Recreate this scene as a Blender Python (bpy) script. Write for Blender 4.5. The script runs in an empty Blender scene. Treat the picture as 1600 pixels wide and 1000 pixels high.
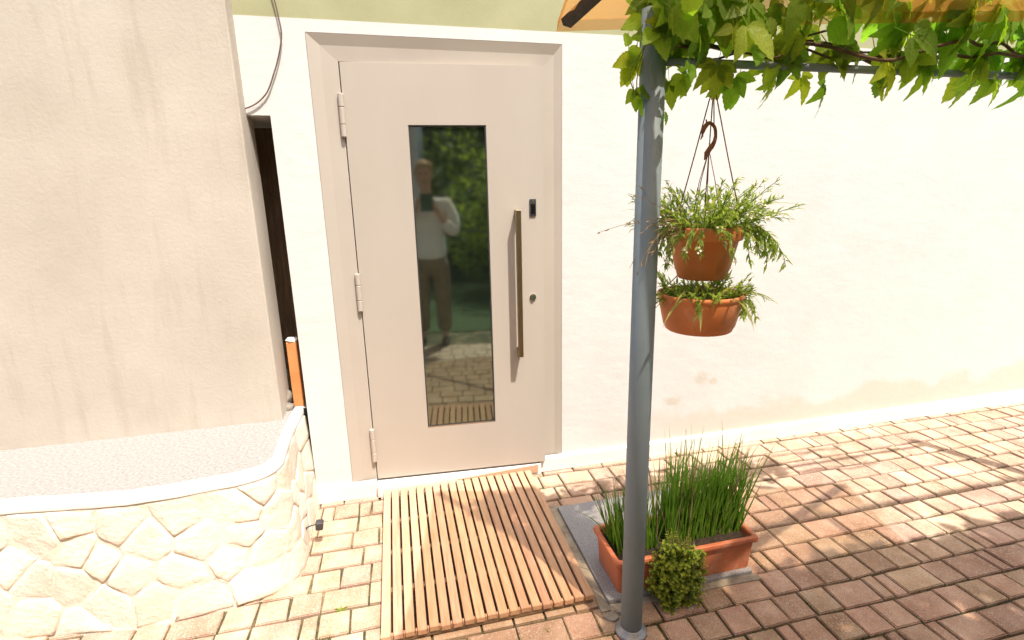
import bpy, bmesh, math, random
from mathutils import Vector, Matrix, noise as mnoise
R = math.radians
rnd = random.Random(11)
S = bpy.context.scene
C = S.collection

# ------------------------------------------------------------------ camera
CAM = Vector((0.1746, -2.5769, 1.5434))
yaw, pitch, roll = 0.23215, 0.23888, -0.02023
fwd = Vector((math.sin(yaw)*math.cos(pitch), math.cos(yaw)*math.cos(pitch), -math.sin(pitch)))
rt = Vector((math.cos(yaw), -math.sin(yaw), 0)); up = rt.cross(fwd)
rt2 = rt*math.cos(roll) + up*math.sin(roll); up2 = up*math.cos(roll) - rt*math.sin(roll)
cd = bpy.data.cameras.new('camera'); cam = bpy.data.objects.new('camera', cd); C.objects.link(cam)
cam.matrix_world = Matrix(((rt2.x, up2.x, -fwd.x, CAM.x), (rt2.y, up2.y, -fwd.y, CAM.y), (rt2.z, up2.z, -fwd.z, CAM.z), (0, 0, 0, 1)))
cd.sensor_fit = 'HORIZONTAL'; cd.sensor_width = 36
cd.lens = 36*804.46/1600; cd.shift_x = -9/1600
cd.clip_start = 0.01; cd.clip_end = 500
S.camera = cam
# ------------------------------------------------------------------ sky, sun, exposure
SUN_EL, SUN_AZ = 64.5, 25.0        # azimuth: degrees to the right of straight behind the camera
sv = Vector((math.sin(R(SUN_AZ))*math.cos(R(SUN_EL)), -math.cos(R(SUN_AZ))*math.cos(R(SUN_EL)), math.sin(R(SUN_EL))))
w = bpy.data.worlds.new('World'); S.world = w; w.use_nodes = True
nt = w.node_tree; bg = nt.nodes['Background']
sky = nt.nodes.new('ShaderNodeTexSky'); sky.sky_type = 'NISHITA'; sky.sun_disc = False
sky.sun_elevation = R(SUN_EL); sky.sun_rotation = math.atan2(sv.x, sv.y); sky.dust_density = 5.0; sky.ozone_density = 0.3; sky.air_density = 0.8
nt.links.new(sky.outputs[0], bg.inputs[0]); bg.inputs[1].default_value = 0.10
sl = bpy.data.lights.new('sun', 'SUN'); sun = bpy.data.objects.new('sun', sl); C.objects.link(sun)
sl.energy = 3.0; sl.angle = R(0.55); sl.color = (1.0, 0.955, 0.895)
sun.rotation_euler = (-sv).to_track_quat('-Z', 'Y').to_euler(); sun.location = sv*20
S.view_settings.view_transform = 'Standard'; S.view_settings.look = 'None'
S.view_settings.gamma = 1.0; S.view_settings.use_curve_mapping = False
S.view_settings.exposure = 1.5
S.render.engine = 'CYCLES'
S.cycles.max_bounces = 8; S.cycles.diffuse_bounces = 5; S.cycles.transmission_bounces = 6

# ------------------------------------------------------------------ materials
def new_mat(name):
    m = bpy.data.materials.new(name); m.use_nodes = True
    n = m.node_tree; return m, n, n.nodes['Principled BSDF'], n.nodes['Material Output']
def nd(n, t, **k):
    x = n.nodes.new(t)
    for a, b in k.items(): setattr(x, a, b)
    return x
def noise_tex(n, scale, detail=6, rough=.6, vec=None, coord='Object', stretch=None):
    t = nd(n, 'ShaderNodeTexNoise'); t.inputs['Scale'].default_value = scale
    t.inputs['Detail'].default_value = detail; t.inputs['Roughness'].default_value = rough
    tc = nd(n, 'ShaderNodeTexCoord'); v = tc.outputs[coord]
    if stretch:
        mp = nd(n, 'ShaderNodeMapping'); mp.inputs['Scale'].default_value = stretch; n.links.new(v, mp.inputs[0]); v = mp.outputs[0]
    n.links.new(v, t.inputs['Vector']); return t
def ramp(n, src, stops):
    r = nd(n, 'ShaderNodeValToRGB'); e = r.color_ramp.elements
    while len(e) < len(stops): e.new(0.5)
    for el, (p, c) in zip(e, stops): el.position = p; el.color = (*c, 1) if len(c) == 3 else c
    n.links.new(src, r.inputs[0]); return r
def mixc(n, a, b, fac, mode='MIX'):
    x = nd(n, 'ShaderNodeMix', data_type='RGBA', blend_type=mode)
    for s, v in ((0, fac), (6, a), (7, b)):
        if isinstance(v, bpy.types.NodeSocket): n.links.new(v, x.inputs[s])
        elif s == 0: x.inputs[0].default_value = v
        else: x.inputs[s].default_value = (*v, 1)
    return x.outputs[2]
def rand_value(n, col, amount=.25, hue=0.0):
    oi = nd(n, 'ShaderNodeObjectInfo'); hsv = nd(n, 'ShaderNodeHueSaturation')
    mr = nd(n, 'ShaderNodeMapRange'); mr.inputs[3].default_value = 1-amount; mr.inputs[4].default_value = 1+amount
    n.links.new(oi.outputs['Random'], mr.inputs[0]); n.links.new(mr.outputs[0], hsv.inputs['Value'])
    if hue:
        wn = nd(n, 'ShaderNodeTexWhiteNoise', noise_dimensions='1D'); n.links.new(oi.outputs['Random'], wn.inputs['W'])
        m2 = nd(n, 'ShaderNodeMapRange'); m2.inputs[3].default_value = .5-hue; m2.inputs[4].default_value = .5+hue
        n.links.new(wn.outputs[0], m2.inputs[0]); n.links.new(m2.outputs[0], hsv.inputs['Hue'])
    n.links.new(col, hsv.inputs['Color']); return hsv.outputs[0]
def bump(n, b, h, strength=.3, dist=.002):
    x = nd(n, 'ShaderNodeBump'); x.inputs['Strength'].default_value = strength; x.inputs['Distance'].default_value = dist
    n.links.new(h, x.inputs['Height']); n.links.new(x.outputs[0], b.inputs['Normal']); return x
def surf(name, c1, c2, scale=8, rough=.7, bscale=120, bstr=.3, bdist=.002, metal=0, rand=0, hue=0, spec=.5, stretch=None, lo=.35, hi=.65):
    m, n, b, o = new_mat(name)
    t = noise_tex(n, scale, stretch=stretch); col = ramp(n, t.outputs[0], [(lo, c1), (hi, c2)]).outputs[0]
    if rand: col = rand_value(n, col, rand, hue)
    n.links.new(col, b.inputs['Base Color'])
    b.inputs['Roughness'].default_value = rough; b.inputs['Metallic'].default_value = metal; b.inputs['Specular IOR Level'].default_value = spec
    if bstr: bump(n, b, noise_tex(n, bscale, 8, .65, stretch=stretch).outputs[0], bstr, bdist)
    return m
M = {}
def white_plaster():
    m, n, b, o = new_mat('white_plaster')
    fine = noise_tex(n, 3.0, 8, .6); base = ramp(n, fine.outputs[0], [(.3, (.535, .52, .49)), (.7, (.58, .565, .535))]).outputs[0]
    # damp stain low on the wall, with a ragged upper edge, and a few detached blotches
    geo = nd(n, 'ShaderNodeNewGeometry'); sep = nd(n, 'ShaderNodeSeparateXYZ'); n.links.new(geo.outputs['Position'], sep.inputs[0])
    nz = noise_tex(n, 2.6, 5, .55)
    ad = nd(n, 'ShaderNodeMath', operation='MULTIPLY_ADD'); ad.inputs[1].default_value = -.46; n.links.new(nz.outputs[0], ad.inputs[0]); n.links.new(sep.outputs[2], ad.inputs[2])
    mr = nd(n, 'ShaderNodeMapRange'); mr.inputs[1].default_value = .0; mr.inputs[2].default_value = .06; mr.inputs[3].default_value = .5; mr.inputs[4].default_value = 0
    n.links.new(ad.outputs[0], mr.inputs[0])
    gx = nd(n, 'ShaderNodeMapRange'); gx.inputs[1].default_value = 1.2; gx.inputs[2].default_value = 1.9; n.links.new(sep.outputs[0], gx.inputs[0])
    mu = nd(n, 'ShaderNodeMath', operation='MULTIPLY'); n.links.new(mr.outputs[0], mu.inputs[0]); n.links.new(gx.outputs[0], mu.inputs[1])
    col = mixc(n, base, (.50, .42, .31), mu.outputs[0])
    for (cx, cz, rx, rz) in ((1.905, .455, .05, .045), (1.985, .43, .03, .025), (1.72, .33, .06, .03)):
        vm = nd(n, 'ShaderNodeVectorMath', operation='SUBTRACT'); n.links.new(geo.outputs['Position'], vm.inputs[0]); vm.inputs[1].default_value = (cx, 0, cz)
        v2 = nd(n, 'ShaderNodeVectorMath', operation='MULTIPLY'); v2.inputs[1].default_value = (1/rx, 0, 1/rz); n.links.new(vm.outputs[0], v2.inputs[0])
        ln = nd(n, 'ShaderNodeVectorMath', operation='LENGTH'); n.links.new(v2.outputs[0], ln.inputs[0])
        nn = noise_tex(n, 30, 4); a2 = nd(n, 'ShaderNodeMath', operation='MULTIPLY_ADD'); a2.inputs[1].default_value = 1.2; n.links.new(nn.outputs[0], a2.inputs[0]); n.links.new(ln.outputs['Value'], a2.inputs[2])
        k = nd(n, 'ShaderNodeMapRange'); k.inputs[1].default_value = 1.2; k.inputs[2].default_value = 1.75; k.inputs[3].default_value = .55; k.inputs[4].default_value = 0; n.links.new(a2.outputs[0], k.inputs[0])
        col = mixc(n, col, (.46, .40, .31), k.outputs[0])
    n.links.new(col, b.inputs['Base Color']); b.inputs['Roughness'].default_value = .85; b.inputs['Specular IOR Level'].default_value = .2
    big = noise_tex(n, 9, 6, .6, stretch=(1, 1, 1.6)); fine2 = noise_tex(n, 110, 8, .7)
    ah = nd(n, 'ShaderNodeMath', operation='MULTIPLY_ADD'); ah.inputs[1].default_value = 4.0; n.links.new(big.outputs[0], ah.inputs[0]); n.links.new(fine2.outputs[0], ah.inputs[2])
    bump(n, b, ah.outputs[0], .28, .0022); return m
M['white'] = white_plaster()
M['cream'] = surf('cream_plaster', (.40, .35, .285), (.46, .41, .34), 2.2, .9, 60, .5, .003)
n = M['cream'].node_tree; b = n.nodes['Principled BSDF']; src = b.inputs['Base Color'].links[0].from_socket
t = noise_tex(n, 5, 7, .65, stretch=(2.2, 2.2, .22)); col = mixc(n, src, (.30, .25, .19), ramp(n, t.outputs[0], [(.52, (0, 0, 0)), (.78, (.55, .55, .55))]).outputs[0]); n.links.new(col, b.inputs['Base Color'])
M['green'] = surf('green_plaster', (.29, .285, .155), (.34, .335, .19), 3, .9, 110, .4, .0015)
M['skirt'] = surf('white_trim_paint', (.62, .60, .565), (.68, .66, .62), 6, .55, 60, .2, .001)
M['door'] = surf('beige_door_paint', (.378, .332, .277), (.402, .353, .297), 2.0, .38, 240, .08, .0006, stretch=(1, 1, .25))
M['doorframe'] = surf('beige_frame_paint', (.378, .332, .277), (.402, .353, .297), 2.0, .42, 240, .08, .0006)
M['gasket'] = surf('black_rubber', (.02, .02, .02), (.03, .03, .03), 30, .6, 100, .1)
M['bronze'] = surf('brushed_bronze', (.26, .19, .11), (.36, .27, .165), 60, .38, 300, .15, .0004, metal=1, stretch=(8, 8, .4))
M['steel'] = surf('polished_steel', (.62, .60, .57), (.72, .70, .67), 60, .18, 200, .05, .0003, metal=1)
M['blackplastic'] = surf('dark_plastic', (.03, .03, .035), (.045, .045, .05), 60, .4, 300, .1, .0003)
M['postpaint'] = surf('grey_blue_post_paint', (.175, .245, .305), (.20, .27, .33), 7, .62, 130, .25, .0008, lo=.3, hi=.7)
M['galv'] = surf('galvanised_steel', (.22, .23, .24), (.33, .34, .35), 40, .5, 90, .2, .0008, metal=.6)
M['terracotta'] = surf('terracotta_plastic', (.54, .165, .055), (.62, .21, .075), 9, .55, 160, .25, .0012)
M['terracotta_pale'] = surf('terracotta_trough', (.47, .13, .055), (.54, .175, .08), 8, .5, 160, .2, .001)
def terra(name, c1, c2):
    m = surf(name, c1, c2, 9, .6, 160, .3, .0015); n = m.node_tree; b = n.nodes['Principled BSDF']
    src = b.inputs['Base Color'].links[0].from_socket
    t = noise_tex(n, 11, 6, .7); col = mixc(n, src, (.62, .42, .33), ramp(n, t.outputs[0], [(.52, (0, 0, 0)), (.72, (.5, .5, .5))]).outputs[0])
    t2 = noise_tex(n, 5, 6, .7, stretch=(1, 1, .4)); col = mixc(n, col, (.20, .085, .04), ramp(n, t2.outputs[0], [(.55, (0, 0, 0)), (.75, (.6, .6, .6))]).outputs[0])
    n.links.new(col, b.inputs['Base Color']); return m
M['terracotta'] = terra('terracotta_plastic', (.64, .205, .068), (.72, .25, .09))
M['terracotta_pale'] = terra('terracotta_trough', (.47, .13, .055), (.54, .175, .08))
for k_ in ('door', 'doorframe'):
    n = M[k_].node_tree; b = n.nodes['Principled BSDF']; t = noise_tex(n, 5, 8, .75)
    mr = nd(n, 'ShaderNodeMapRange'); mr.inputs[1].default_value = .3; mr.inputs[2].default_value = .7; mr.inputs[3].default_value = .30; mr.inputs[4].default_value = .52
    n.links.new(t.outputs[0], mr.inputs[0]); n.links.new(mr.outputs[0], b.inputs['Roughness'])
M['clay'] = surf('orange_clay', (.52, .20, .06), (.60, .25, .085), 9, .85, 80, .5, .003)
M['soil'] = surf('potting_soil', (.018, .012, .008), (.05, .035, .024), 60, .95, 70, 1, .008)
M['granite'] = surf('grey_granite', (.18, .185, .195), (.33, .335, .345), 260, .85, 260, .35, .0012, lo=.42, hi=.58)
M['mortar'] = surf('pale_mortar', (.24, .21, .16), (.38, .34, .27), 18, .95, 90, .8, .004)
M['cord'] = surf('brown_cord', (.16, .075, .05), (.25, .12, .08), 80, .8, 300, .3, .0008)
M['hook'] = surf('rusty_hook', (.14, .05, .025), (.26, .10, .045), 60, .6, 200, .4, .0012)
M['rock'] = surf('grey_rock', (.10, .085, .07), (.24, .21, .17), 14, .95, 60, .9, .005)
M['stone'] = surf('cream_stone', (.60, .52, .41), (.72, .65, .54), 5, .95, 55, .9, .006, rand=.1, hue=.012)
M['render'] = surf('rough_lime_render', (.60, .51, .39), (.72, .64, .52), 7, .95, 45, .9, .006)
M['cover'] = surf('grey_gravel_mat', (.20, .19, .175), (.33, .31, .29), 90, .95, 120, 1, .006)
M['cable'] = surf('brown_cable', (.10, .06, .045), (.13, .08, .06), 40, .5, 100, .1)
M['darkwood'] = surf('dark_brown_boards', (.15, .095, .052), (.24, .155, .09), 12, .8, 60, .5, .002, rand=.2, stretch=(6, 6, .5))
M['vine_stem'] = surf('vine_bark', (.07, .045, .028), (.14, .09, .055), 30, .85, 90, .7, .003)
M['greenstem'] = surf('green_stem', (.12, .17, .035), (.20, .25, .07), 20, .6, 90, .2, .001)
M['drystem'] = surf('dry_stem', (.22, .16, .09), (.32, .25, .14), 20, .7, 90, .2, .001)
M['petal'] = surf('white_petal', (.78, .78, .74), (.84, .84, .80), 20, .6, 90, 0)
M['alu'] = surf('parasol_pole_wood', (.20, .11, .05), (.28, .16, .08), 10, .5, 80, .2, .001, stretch=(6, 6, .5))
M['darkfabric'] = surf('dark_rib_webbing', (.035, .032, .03), (.05, .046, .042), 40, .85, 200, .3, .001)
M['shirt'] = surf('white_shirt', (.78, .77, .75), (.84, .83, .81), 9, .85, 14, 1, .03)
M['trouser'] = surf('khaki_trousers', (.19, .15, .09), (.25, .20, .125), 9, .9, 90, .4, .003)
M['skin'] = surf('skin', (.50, .30, .21), (.58, .36, .26), 12, .5, 200, .1, .001)
M['hair'] = surf('grey_blond_hair', (.36, .25, .15), (.52, .40, .27), 50, .6, 90, .8, .006)
M['shoe'] = surf('brown_shoe', (.07, .045, .03), (.10, .065, .04), 20, .5, 100, .2)
M['phone'] = surf('green_phone_case', (.03, .075, .035), (.04, .09, .045), 20, .45, 100, .2)
M['lens'] = surf('lens_glass', (.005, .005, .007), (.01, .01, .012), 20, .08, 100, 0)
M['gap_darkener'] = surf('dark_dirty_gap_sheet', (.03, .02, .012), (.075, .05, .03), 40, .95, 80, .8, .004)  # dark dirty tone that deepens the gaps between the mat slats
def wood_mat():
    m, n, b, o = new_mat('oiled_hardwood')
    g = noise_tex(n, 9, 8, .65, stretch=(14, .9, 14))
    oi = nd(n, 'ShaderNodeObjectInfo'); tc = nd(n, 'ShaderNodeTexCoord')
    av = nd(n, 'ShaderNodeVectorMath', operation='MULTIPLY_ADD'); av.inputs[1].default_value = (14, .9, 14); n.links.new(tc.outputs['Object'], av.inputs[0])
    cmb = nd(n, 'ShaderNodeCombineXYZ'); ml = nd(n, 'ShaderNodeMath', operation='MULTIPLY'); ml.inputs[1].default_value = 90; n.links.new(oi.outputs['Random'], ml.inputs[0]); n.links.new(ml.outputs[0], cmb.inputs[1]); n.links.new(cmb.outputs[0], av.inputs[2]); n.links.new(av.outputs[0], g.inputs['Vector'])
    col = ramp(n, g.outputs[0], [(.25, (.34, .175, .092)), (.5, (.48, .285, .175)), (.75, (.57, .375, .25))]).outputs[0]
    col = rand_value(n, col, .10, .008)
    grey = noise_tex(n, 3.5, 5); col = mixc(n, col, (.46, .32, .22), ramp(n, grey.outputs[0], [(.45, (0, 0, 0)), (.7, (.5, .5, .5))]).outputs[0])
    n.links.new(col, b.inputs['Base Color']); b.inputs['Roughness'].default_value = .6; b.inputs['Specular IOR Level'].default_value = .35
    bump(n, b, g.outputs[0], .3, .0015); return m
M['wood'] = wood_mat()
def paver_mat():
    m, n, b, o = new_mat('red_brown_paver')
    big = noise_tex(n, 7, 5, .6, coord='Object'); geo = nd(n, 'ShaderNodeNewGeometry'); n.links.new(geo.outputs['Position'], big.inputs['Vector'])
    col = ramp(n, big.outputs[0], [(.3, (.33, .205, .135)), (.55, (.45, .305, .215)), (.75, (.56, .42, .315))]).outputs[0]
    col = rand_value(n, col, .16, .012)
    v = nd(n, 'ShaderNodeTexVoronoi'); v.inputs['Scale'].default_value = 210; n.links.new(geo.outputs['Position'], v.inputs['Vector'])
    col = mixc(n, col, (.50, .42, .35), ramp(n, v.outputs['Color'], [(.74, (0, 0, 0)), (.80, (.65, .65, .65))]).outputs[0])
    sp = noise_tex(n, 300, 3); n.links.new(geo.outputs['Position'], sp.inputs['Vector'])
    col = mixc(n, col, (.07, .04, .03), ramp(n, sp.outputs[0], [(.52, (0, 0, 0)), (.70, (.75, .75, .75))]).outputs[0])
    dirt = noise_tex(n, 2.3, 5, .7); n.links.new(geo.outputs['Position'], dirt.inputs['Vector'])
    col = mixc(n, col, (.16, .11, .06), ramp(n, dirt.outputs[0], [(.55, (0, 0, 0)), (.75, (.45, .45, .45))]).outputs[0])
    n.links.new(col, b.inputs['Base Color']); b.inputs['Roughness'].default_value = .88; b.inputs['Specular IOR Level'].default_value = .25
    bs = noise_tex(n, 170, 8, .75); n.links.new(geo.outputs['Position'], bs.inputs['Vector']); bump(n, b, bs.outputs[0], .6, .0025); return m
M['paver'] = paver_mat()
def joint_mat():
    m, n, b, o = new_mat('sandy_mossy_joint')
    t = noise_tex(n, 6, 5, .6); t2 = noise_tex(n, 120, 5)
    col = ramp(n, t.outputs[0], [(.38, (.25, .19, .10)), (.5, (.10, .085, .035)), (.66, (.045, .055, .018))]).outputs[0]
    col = mixc(n, col, (.02, .016, .01), ramp(n, t2.outputs[0], [(.45, (0, 0, 0)), (.7, (.8, .8, .8))]).outputs[0])
    n.links.new(col, b.inputs['Base Color']); b.inputs['Roughness'].default_value = .95
    bump(n, b, t2.outputs[0], 1, .008); return m
M['joint'] = joint_mat()
M['lawn'] = surf('lawn_green', (.035, .06, .015), (.07, .10, .03), 20, .95, 60, 1, .02)
def leaf_mat(name, c1, c2, trans=.35, rand=.25, hue=.02, rough=.45, scale=30, tcol=None):
    m, n, b, o = new_mat(name)
    t = noise_tex(n, scale, 4); col = ramp(n, t.outputs[0], [(.35, c1), (.65, c2)]).outputs[0]
    if rand: col = rand_value(n, col, rand, hue)
    n.links.new(col, b.inputs['Base Color']); b.inputs['Roughness'].default_value = rough; b.inputs['Specular IOR Level'].default_value = .35
    tr = nd(n, 'ShaderNodeBsdfTranslucent')
    hs = nd(n, 'ShaderNodeHueSaturation'); hs.inputs['Value'].default_value = 2.2; hs.inputs['Saturation'].default_value = 1.1; hs.inputs['Hue'].default_value = .49
    n.links.new(col, hs.inputs['Color']); n.links.new(hs.outputs[0], tr.inputs[0])
    mx = nd(n, 'ShaderNodeMixShader'); mx.inputs[0].default_value = trans
    n.links.new(b.outputs[0], mx.inputs[1]); n.links.new(tr.outputs[0], mx.inputs[2]); n.links.new(mx.outputs[0], o.inputs[0]); return m
M['vine'] = leaf_mat('vine_leaf', (.14, .235, .03), (.205, .32, .045), .58, .35, .03)
def add_veins(m):
    n = m.node_tree; b = n.nodes['Principled BSDF']; src = b.inputs['Base Color'].links[0].from_socket
    at = nd(n, 'ShaderNodeAttribute', attribute_name='lv'); sp = nd(n, 'ShaderNodeSeparateXYZ'); n.links.new(at.outputs['Vector'], sp.inputs[0])
    mid = nd(n, 'ShaderNodeMapRange'); mid.inputs[1].default_value = .035; mid.inputs[2].default_value = .10; mid.inputs[3].default_value = 1; mid.inputs[4].default_value = 0; n.links.new(sp.outputs[1], mid.inputs[0])
    k = nd(n, 'ShaderNodeMath', operation='MULTIPLY_ADD'); k.inputs[1].default_value = -.28; n.links.new(sp.outputs[1], k.inputs[0]); n.links.new(sp.outputs[0], k.inputs[2])
    k2 = nd(n, 'ShaderNodeMath', operation='MULTIPLY'); k2.inputs[1].default_value = 7.5; n.links.new(k.outputs[0], k2.inputs[0])
    fr = nd(n, 'ShaderNodeMath', operation='PINGPONG'); fr.inputs[1].default_value = .5; n.links.new(k2.outputs[0], fr.inputs[0])
    sd = nd(n, 'ShaderNodeMapRange'); sd.inputs[1].default_value = .03; sd.inputs[2].default_value = .10; sd.inputs[3].default_value = .6; sd.inputs[4].default_value = 0; n.links.new(fr.outputs[0], sd.inputs[0])
    mx = nd(n, 'ShaderNodeMath', operation='MAXIMUM'); n.links.new(mid.outputs[0], mx.inputs[0]); n.links.new(sd.outputs[0], mx.inputs[1])
    ml = nd(n, 'ShaderNodeMath', operation='MULTIPLY'); ml.inputs[1].default_value = .55; n.links.new(mx.outputs[0], ml.inputs[0])
    n.links.new(mixc(n, src, (.30, .36, .10), ml.outputs[0]), b.inputs['Base Color'])
    bump(n, b, mx.outputs[0], .5, .002)
add_veins(M['vine'])
M['chive'] = leaf_mat('chive_leaf', (.13, .26, .03), (.22, .37, .06), .45, 0)
M['sedum'] = leaf_mat('sedum_leaf', (.10, .18, .016), (.20, .27, .03), .32, 0, scale=14)
M['alyssum'] = leaf_mat('soft_green_leaf', (.17, .28, .05), (.30, .41, .11), .45, 0)
M['strap'] = leaf_mat('pale_strap_leaf', (.20, .26, .06), (.33, .37, .12), .4, 0)
M['shrub'] = leaf_mat('shrub_leaf', (.035, .065, .012), (.17, .21, .035), .35, 0, scale=1.5)
M['sunlitshrub'] = leaf_mat('sunlit_shrub_leaf', (.06, .10, .02), (.30, .36, .06), .5, 0, scale=2.5)  # brighter copy of the shrub leaf, sunlight put into its colour
M['weed'] = leaf_mat('weed_leaf', (.16, .20, .03), (.24, .28, .05), .3, 0)
def fabric():
    m, n, b, o = new_mat('orange_parasol_fabric')
    t = noise_tex(n, 400, 3); col = ramp(n, t.outputs[0], [(.3, (.66, .28, .06)), (.7, (.72, .33, .08))]).outputs[0]
    n.links.new(col, b.inputs['Base Color']); b.inputs['Roughness'].default_value = .9; b.inputs['Specular IOR Level'].default_value = .1
    tr = nd(n, 'ShaderNodeBsdfTranslucent'); n.links.new(col, tr.inputs[0])
    mx = nd(n, 'ShaderNodeMixShader'); mx.inputs[0].default_value = .45
    n.links.new(b.outputs[0], mx.inputs[1]); n.links.new(tr.outputs[0], mx.inputs[2])
    tp = nd(n, 'ShaderNodeBsdfTransparent'); tp.inputs[0].default_value = (1, .84, .66, 1)      # open weave lets part of the sun through
    m2 = nd(n, 'ShaderNodeMixShader'); m2.inputs[0].default_value = .54
    n.links.new(mx.outputs[0], m2.inputs[1]); n.links.new(tp.outputs[0], m2.inputs[2]); n.links.new(m2.outputs[0], o.inputs[0]); return m
M['fabric'] = fabric()
def glass():
    m, n, b, o = new_mat('dark_reflective_glass')
    b.inputs['Base Color'].default_value = (.006, .007, .006, 1); b.inputs['Roughness'].default_value = .045
    b.inputs['IOR'].default_value = 3.3; b.inputs['Specular Tint'].default_value = (.80, 1.0, .93, 1); b.inputs['Specular IOR Level'].default_value = .5
    g = noise_tex(n, 900, 2); bump(n, b, g.outputs[0], .02, .0003); return m
M['glass'] = glass()

# ------------------------------------------------------------------ mesh helpers
def tag(o, label=None, cat=None, group=None, kind=None):
    if label: o['label'] = label
    if cat: o['category'] = cat
    if group: o['group'] = group
    if kind: o['kind'] = kind
    return o
def empty(name, loc=(0, 0, 0), rz=0, parent=None):
    o = bpy.data.objects.new(name, None); C.objects.link(o); o.location = loc; o.rotation_euler = (0, 0, rz); o.empty_display_size = .1
    if parent: o.parent = parent
    return o
def link(name, me, mat, parent=None, loc=None, smooth=False):
    o = bpy.data.objects.new(name, me); C.objects.link(o)
    if mat and not me.materials: me.materials.append(mat)
    if parent: o.parent = parent
    if loc is not None: o.location = loc
    if smooth:
        for p in me.polygons: p.use_smooth = True
    return o
def bm_obj(name, bm, mat, parent=None, smooth=False, loc=None):
    me = bpy.data.meshes.new(name); bm.normal_update(); bm.to_mesh(me); bm.free(); return link(name, me, mat, parent, loc, smooth)
def raw(name, vs, fs, mat, parent=None, smooth=False, loc=None):
    me = bpy.data.meshes.new(name); me.from_pydata([tuple(v) for v in vs], [], fs); me.update(); return link(name, me, mat, parent, loc, smooth)
def add_box(bm, x0, x1, y0, y1, z0, z1):
    v = [bm.verts.new((x, y, z)) for z in (z0, z1) for y in (y0, y1) for x in (x0, x1)]
    for f in ((0, 2, 3, 1), (4, 5, 7, 6), (0, 1, 5, 4), (2, 6, 7, 3), (0, 4, 6, 2), (1, 3, 7, 5)): bm.faces.new([v[i] for i in f])
def box(name, x0, x1, y0, y1, z0, z1, mat, parent=None, bev=0, seg=2):
    bm = bmesh.new(); add_box(bm, x0, x1, y0, y1, z0, z1)
    if bev: bmesh.ops.bevel(bm, geom=bm.edges[:], offset=bev, segments=seg, affect='EDGES', profile=.5)
    return bm_obj(name, bm, mat, parent)
class Buf:
    def __init__(s): s.v = []; s.f = []
    def tube(s, pts, rad, n=6, cap=True):
        pts = [Vector(p) for p in pts]; b0 = len(s.v); N = len(pts)
        rads = rad if isinstance(rad, (list, tuple)) else [rad]*N
        ref = None
        for i, p in enumerate(pts):
            t = (pts[min(i+1, N-1)] - pts[max(i-1, 0)]).normalized()
            if ref is None: ref = t.orthogonal().normalized()
            else: ref = (ref - t*ref.dot(t)); ref = ref.normalized() if ref.length > 1e-6 else t.orthogonal().normalized()
            b = t.cross(ref)
            for k in range(n):
                a = 2*math.pi*k/n; s.v.append(p + (ref*math.cos(a) + b*math.sin(a))*rads[i])
        for i in range(N-1):
            for k in range(n):
                a, c = b0+i*n+k, b0+i*n+(k+1) % n; s.f.append((a, c, c+n, a+n))
        if cap: s.f.append(tuple(b0+k for k in range(n))[::-1]); s.f.append(tuple(b0+(N-1)*n+k for k in range(n)))
    def leaf(s, p, d, nrm, L, W, curl=.15):
        d = d.normalized(); sd = d.cross(nrm)
        sd = sd.normalized() if sd.length > 1e-5 else d.orthogonal().normalized(); nn = sd.cross(d)
        b0 = len(s.v)
        s.v += [p, p + d*L*.4 + sd*W*.5 + nn*W*.12, p + d*L*.45 - nn*L*curl*.2, p + d*L*.4 - sd*W*.5 + nn*W*.12, p + d*L - nn*L*curl]
        s.f += [(b0, b0+1, b0+2), (b0, b0+2, b0+3), (b0+1, b0+4, b0+2), (b0+2, b0+4, b0+3)]
    def ribbon(s, pts, widths, side):
        b0 = len(s.v)
        for p, w_ in zip(pts, widths): s.v += [p + side*w_*.5, p + Vector((0, 0, -w_*.18)), p - side*w_*.5]
        for i in range(len(pts)-1):
            a = b0+i*3; s.f += [(a, a+1, a+4, a+3), (a+1, a+2, a+5, a+4)]
    def obj(s, name, mat, parent=None, smooth=True, loc=None): return raw(name, s.v, s.f, mat, parent, smooth, loc)
def rv(r, s=1.0):
    while True:
        v = Vector((r.uniform(-1, 1), r.uniform(-1, 1), r.uniform(-1, 1)))
        if .05 < v.length < 1: return v*s
def lathe(name, prof, mat, parent=None, n=48, loc=None, sx=1, sy=1, smooth=True):
    vs, fs = [], []
    for (r_, z) in prof:
        for k in range(n):
            a = 2*math.pi*k/n; vs.append((r_*math.cos(a)*sx, r_*math.sin(a)*sy, z))
    for i in range(len(prof)-1):
        for k in range(n):
            a, b = i*n+k, i*n+(k+1) % n; fs.append((a, b, b+n, a+n))
    return raw(name, vs, fs, mat, parent, smooth, loc)
def rock_mesh(seed, rx, ry, rz, sub=2, amp=.3):
    bm = bmesh.new(); bmesh.ops.create_icosphere(bm, subdivisions=sub, radius=1)
    o = Vector((seed*7.1, seed*3.3, seed*1.7))
    for v in bm.verts:
        d = 1 + amp*mnoise.noise(v.co*1.3 + o) + amp*.4*mnoise.noise(v.co*3.1 + o); v.co = Vector((v.co.x*rx*d, v.co.y*ry*d, v.co.z*rz*d))
    return bm

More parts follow.
